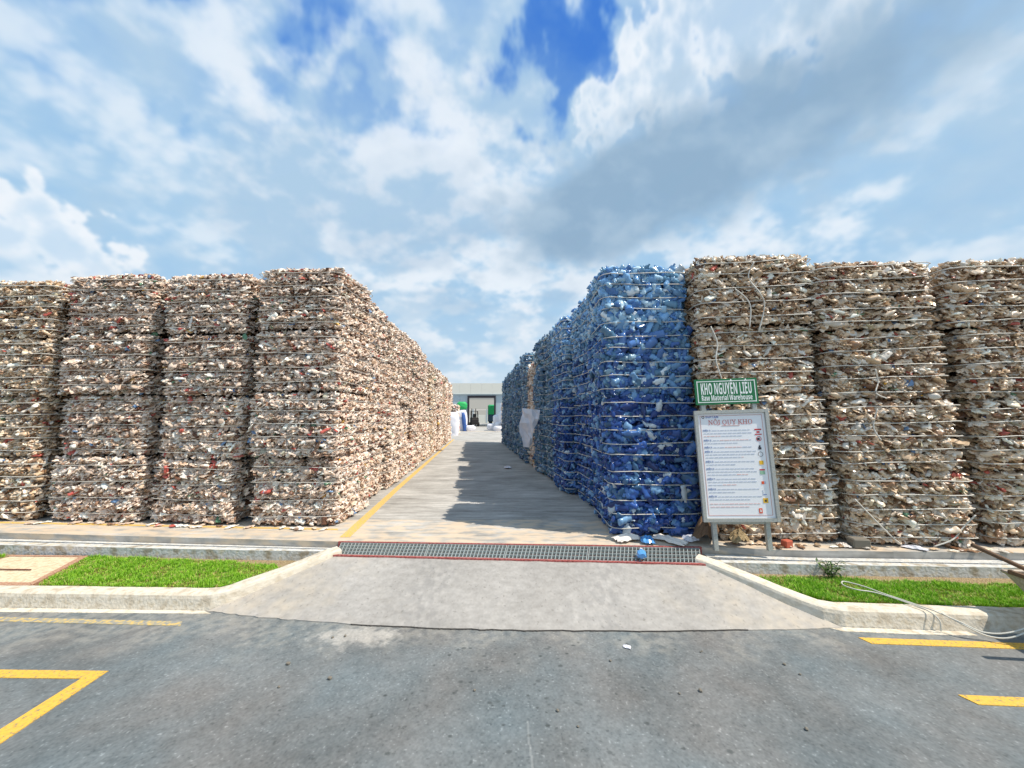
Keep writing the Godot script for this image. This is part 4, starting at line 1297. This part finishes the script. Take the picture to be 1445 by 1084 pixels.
func build_litter() -> void:
	# blue bottle on the grating
	var b := thing("plastic_bottle", "crushed light blue bottle lying on the drain grating", "bottle", Vector3(1.3, YARD + 0.037, -3.97), 1.28)
	var m := mat("bottle_blue", c8(96, 164, 226), 0.15)
	m.backlight_enabled = true
	m.backlight = Color(0.5, 0.5, 0.5)
	var body := part("body", BOTTLES[3], m, b)
	body.scale = Vector3(1.15, 1.1, 0.9)
	var st := begin()
	tube(st, [Vector3(0.108, 0.0, 0), Vector3(0.128, 0.0, 0)], 0.019, 10)
	part("cap", done(st), M.sheet_white, b)
	var items := [
		["plastic_sheet", "crumpled white film at the foot of the blue corner bale", "litter", M.rag, Vector3(1.3, YARD + 0.004, -4.5), Vector3(0.34, 0.09, 0.2), 11],
		["plastic_sheet", "light blue crumpled film at the foot of the blue corner bale", "litter", m, Vector3(1.52, YARD + 0.004, -4.43), Vector3(0.24, 0.08, 0.16), 12],
		["plastic_sheet", "long white rag between the grating and the blue corner bale", "litter", M.rag, Vector3(1.78, YARD + 0.004, -4.45), Vector3(0.42, 0.07, 0.18), 13],
		["plastic_sheet", "small white rag beside the heap of brown scraps", "litter", M.bag_white, Vector3(2.02, YARD + 0.004, -4.47), Vector3(0.18, 0.08, 0.16), 14],
		["brown_sacking", "brown scrap sacking heaped behind the leg of the notice board", "litter", M.old_wood, Vector3(2.2, YARD + 0.004, -4.46), Vector3(0.46, 0.34, 0.26), 15],
		["plastic_sheet", "torn brown sheet bent against the other leg of the notice board", "litter", M.soil, Vector3(2.5, YARD + 0.004, -4.36), Vector3(0.24, 0.2, 0.16), 25],
		["plastic_sheet", "small white scrap lying on the alley floor", "litter", M.bag_white, Vector3(-0.12, YARD + 0.004, -10.6), Vector3(0.26, 0.08, 0.2), 16],
		["plastic_sheet", "small white scrap lying on the asphalt", "litter", M.bag_white, Vector3(0.85, 0.003, -2.98), Vector3(0.06, 0.015, 0.04), 17],
		["plastic_sheet", "brown scrap on the yard line by the beige bales", "litter", M.old_wood, Vector3(-3.0, YARD + 0.006, -16.0), Vector3(0.35, 0.06, 0.2), 18],
		["plastic_sheet", "pale scrap at the foot of the roadside stack past the sign", "litter", M.rag, Vector3(3.62, YARD + 0.004, -4.3), Vector3(0.16, 0.04, 0.1), 19],
		["plastic_sheet", "white scrap tucked under the second dirty white roadside stack", "litter", M.bag_white, Vector3(4.3, YARD + 0.004, -4.22), Vector3(0.22, 0.04, 0.1), 20],
	]
	for i in items:
		var o := single(i[0], crumple(i[5], i[6]), i[3], i[1], i[2])
		o.position = i[4]
		o.rotation.y = i[6] * 0.9
	var br := single("brick", soft_box(Vector3(0.1, 0.075, 0.07), 0.008), M.brick, "red brick at the foot of the bales beside the notice board", "brick")
	br.position = Vector3(2.98, YARD + 0.002, -4.28)
	br.rotation.y = 0.3
	var gs := single("concrete_block", soft_box(Vector3(0.17, 0.1, 0.12), 0.012), M.grey_stone, "grey concrete lump between the first and second dirty white stacks", "block")
	gs.position = Vector3(3.75, YARD + 0.002, -4.27)
	gs.rotation.y = -0.15
	var stick := single("stick", tube_mesh(curve([Vector3(-5.66, 0.14, -4.1), Vector3(-5.2, 0.14, -4.07), Vector3(-4.92, 0.14, -4.06)], 4), 0.006, 6), M.rust, "thin rusty rod lying on the pale paving slab", "rod")
	# loose crushed bottles along the feet of the stacks
	var r := RandomNumberGenerator.new()
	r.seed = 77
	for i in 64:
		var x := r.randf_range(-6.4, -2.3) if i < 34 else r.randf_range(2.4, 5.2)
		var z := (-5.17 + (x + 4.85) * 0.07 if x < 0 else -4.42 + (x - 2.5) * 0.085) + r.randf_range(0.02, 0.12)
		var o := single("loose_bottle", BOTTLES[r.randi() % 12], single_tint("beige" if x < 0 else "grey", r.randi() % 14), "crushed bottle fallen at the foot of the %s roadside bales" % ("beige" if x < 0 else "dirty white"), "bottle", "bottles fallen before the %s roadside bales" % ("beige" if x < 0 else "dirty white"))
		o.transform = Transform3D(Basis(Vector3.UP, r.randf() * TAU).scaled_local(Vector3(0.7, 0.5, 0.7) * r.randf_range(0.5, 1.1)), Vector3(x, YARD + 0.017, z))
	# stones and clods on the apron and the road
	for i in 16:
		var x := r.randf_range(-2.0, 2.2)
		var z := r.randf_range(-3.15, -2.2)
		var o := single("pebble", soft_box(Vector3(0.02, 0.012, 0.016) * r.randf_range(0.6, 1.3), 0.004), M.grey_stone, "small grey pebble lying on the asphalt before the apron", "pebble", "pebbles on the asphalt")
		o.position = Vector3(x, 0.001, z)
		o.rotation.y = r.randf() * 3.0

func build_grass() -> void:
	var r := RandomNumberGenerator.new()
	r.seed = 91
	var st := begin()
	for k in 7:
		var a := r.randf() * TAU
		var base := Vector3(r.randf_range(-0.012, 0.012), 0, r.randf_range(-0.012, 0.012))
		var out := Vector3(cos(a), 0, sin(a))
		var h := r.randf_range(0.028, 0.05)
		var lean := r.randf_range(0.006, 0.03)
		var sd := Vector3(-sin(a), 0, cos(a)) * 0.0026
		var mid := base + out * lean * 0.4 + Vector3(0, h * 0.6, 0)
		var tip := base + out * lean + Vector3(0, h, 0)
		quad(st, base - sd, base + sd, mid + sd * 0.8, mid - sd * 0.8)
		tri(st, mid - sd * 0.8, mid + sd * 0.8, tip)
	var tuft := done(st)
	var lawns := [
		[[V(-4.74, -4.4), V(-4.44, -3.73), V(-2.8, -3.67), V(-2.6, -3.72), V(-2.25, -3.97), V(-2.5, -4.2), V(-3.1, -4.32), V(-4.7, -4.46)], 9000, "short green lawn beside the pale paving slab"],
		[[V(-8, -4.9), V(-8, -3.9), V(-5.72, -3.78), V(-5.72, -4.5)], 3500, "short green lawn beyond the pale paving slab"],
		[[V(2.25, -3.78), V(2.74, -3.42), V(4.05, -3.325), V(6.0, -3.2), V(6.0, -3.62), V(4.9, -3.72), V(4.1, -3.78), V(3.4, -3.84), V(3.0, -3.93), V(2.5, -3.92)], 12000, "short green lawn with the white cord by the wheelbarrow"],
	]
	for l in lawns:
		var poly := PackedVector2Array(l[0])
		var lo := poly[0]
		var hi := poly[0]
		for q in poly:
			lo = lo.min(q)
			hi = hi.max(q)
		var spots := []
		var tints := []
		while spots.size() < l[1]:
			var q := Vector2(r.randf_range(lo.x, hi.x), r.randf_range(lo.y, hi.y))
			if not Geometry2D.is_point_in_polygon(q, poly):
				continue
			var pn := fine.get_noise_2d(q.x * 9.0, q.y * 9.0)
			if pn < -0.16 and r.randf() < 0.55:
				spots.append(Transform3D(Basis(Vector3.UP, r.randf() * TAU).scaled_local(Vector3.ONE * 0.5), Vector3(q.x, TURF, q.y)))
				tints.append(lin(150, 150, 70))
				continue
			var dry := pn < 0.0 and r.randf() < 0.16
			var s := r.randf_range(0.6, 1.05)
			spots.append(Transform3D(Basis(Vector3.UP, r.randf() * TAU).scaled_local(Vector3(s, s * (1.0 + pn * 0.5), s)), Vector3(q.x, TURF - 0.002, q.y)))
			var t := r.randf()
			tints.append(lin(184, 176, 104) if dry else lin(126, 178, 34) if t < 0.5 else (lin(148, 196, 46) if t < 0.8 else (lin(98, 150, 32) if t < 0.94 else lin(192, 192, 112))))
		var mm := MultiMesh.new()
		mm.transform_format = MultiMesh.TRANSFORM_3D
		mm.use_colors = true
		mm.mesh = tuft
		mm.instance_count = spots.size()
		for i in spots.size():
			mm.set_instance_transform(i, spots[i])
			mm.set_instance_color(i, tints[i])
		var o := MultiMeshInstance3D.new()
		o.name = numbered("lawn_grass")
		o.multimesh = mm
		o.material_override = M.grass
		o.set_meta("kind", "stuff")
		o.set_meta("label", l[2])
		o.set_meta("category", "grass")
		add_child(o)
	# a weed against the low wall
	var wd := thing("weed", "tall dark green weed growing against the low wall", "plant", Vector3(3.13, TURF, -3.9))
	var leaf := begin()
	for s in [[Vector3(-0.03, 0, 0), Vector3.ZERO]]:
		var a := Vector3.ZERO
		quad(leaf, Vector3(0, 0, 0), Vector3(0.035, 0.004, -0.011), Vector3(0.075, -0.006, 0), Vector3(0.035, 0.004, 0.011))
	var lm := done(leaf)
	var gm := mat("weed_green", c8(84, 116, 48), 0.6)
	var gd := mat("weed_dark", c8(62, 92, 44), 0.6)
	for k in 9:
		var a := k * 0.7 + r.randf() * 0.5
		var h := r.randf_range(0.09, 0.2)
		var tip := Vector3(cos(a) * r.randf_range(0.05, 0.15), h, sin(a) * 0.07)
		var stem := part("stem", tube_mesh(curve([Vector3(cos(a) * 0.02, 0, sin(a) * 0.02), tip * 0.55 + Vector3(0, 0.02, 0), tip], 3), 0.003, 4), gd, wd)
		for j in 9:
			var t := 0.25 + 0.75 * j / 8.0
			var o := part("leaf", lm, gm if j % 2 else gd, stem)
			var an := r.randf() * TAU
			o.transform = Transform3D(Basis(Vector3.UP, an) * Basis(Vector3.FORWARD, r.randf_range(-0.7, 0.4)) * Basis.from_scale(Vector3.ONE * r.randf_range(0.6, 1.0)), Vector3(tip.x * t, tip.y * t, tip.z * t))
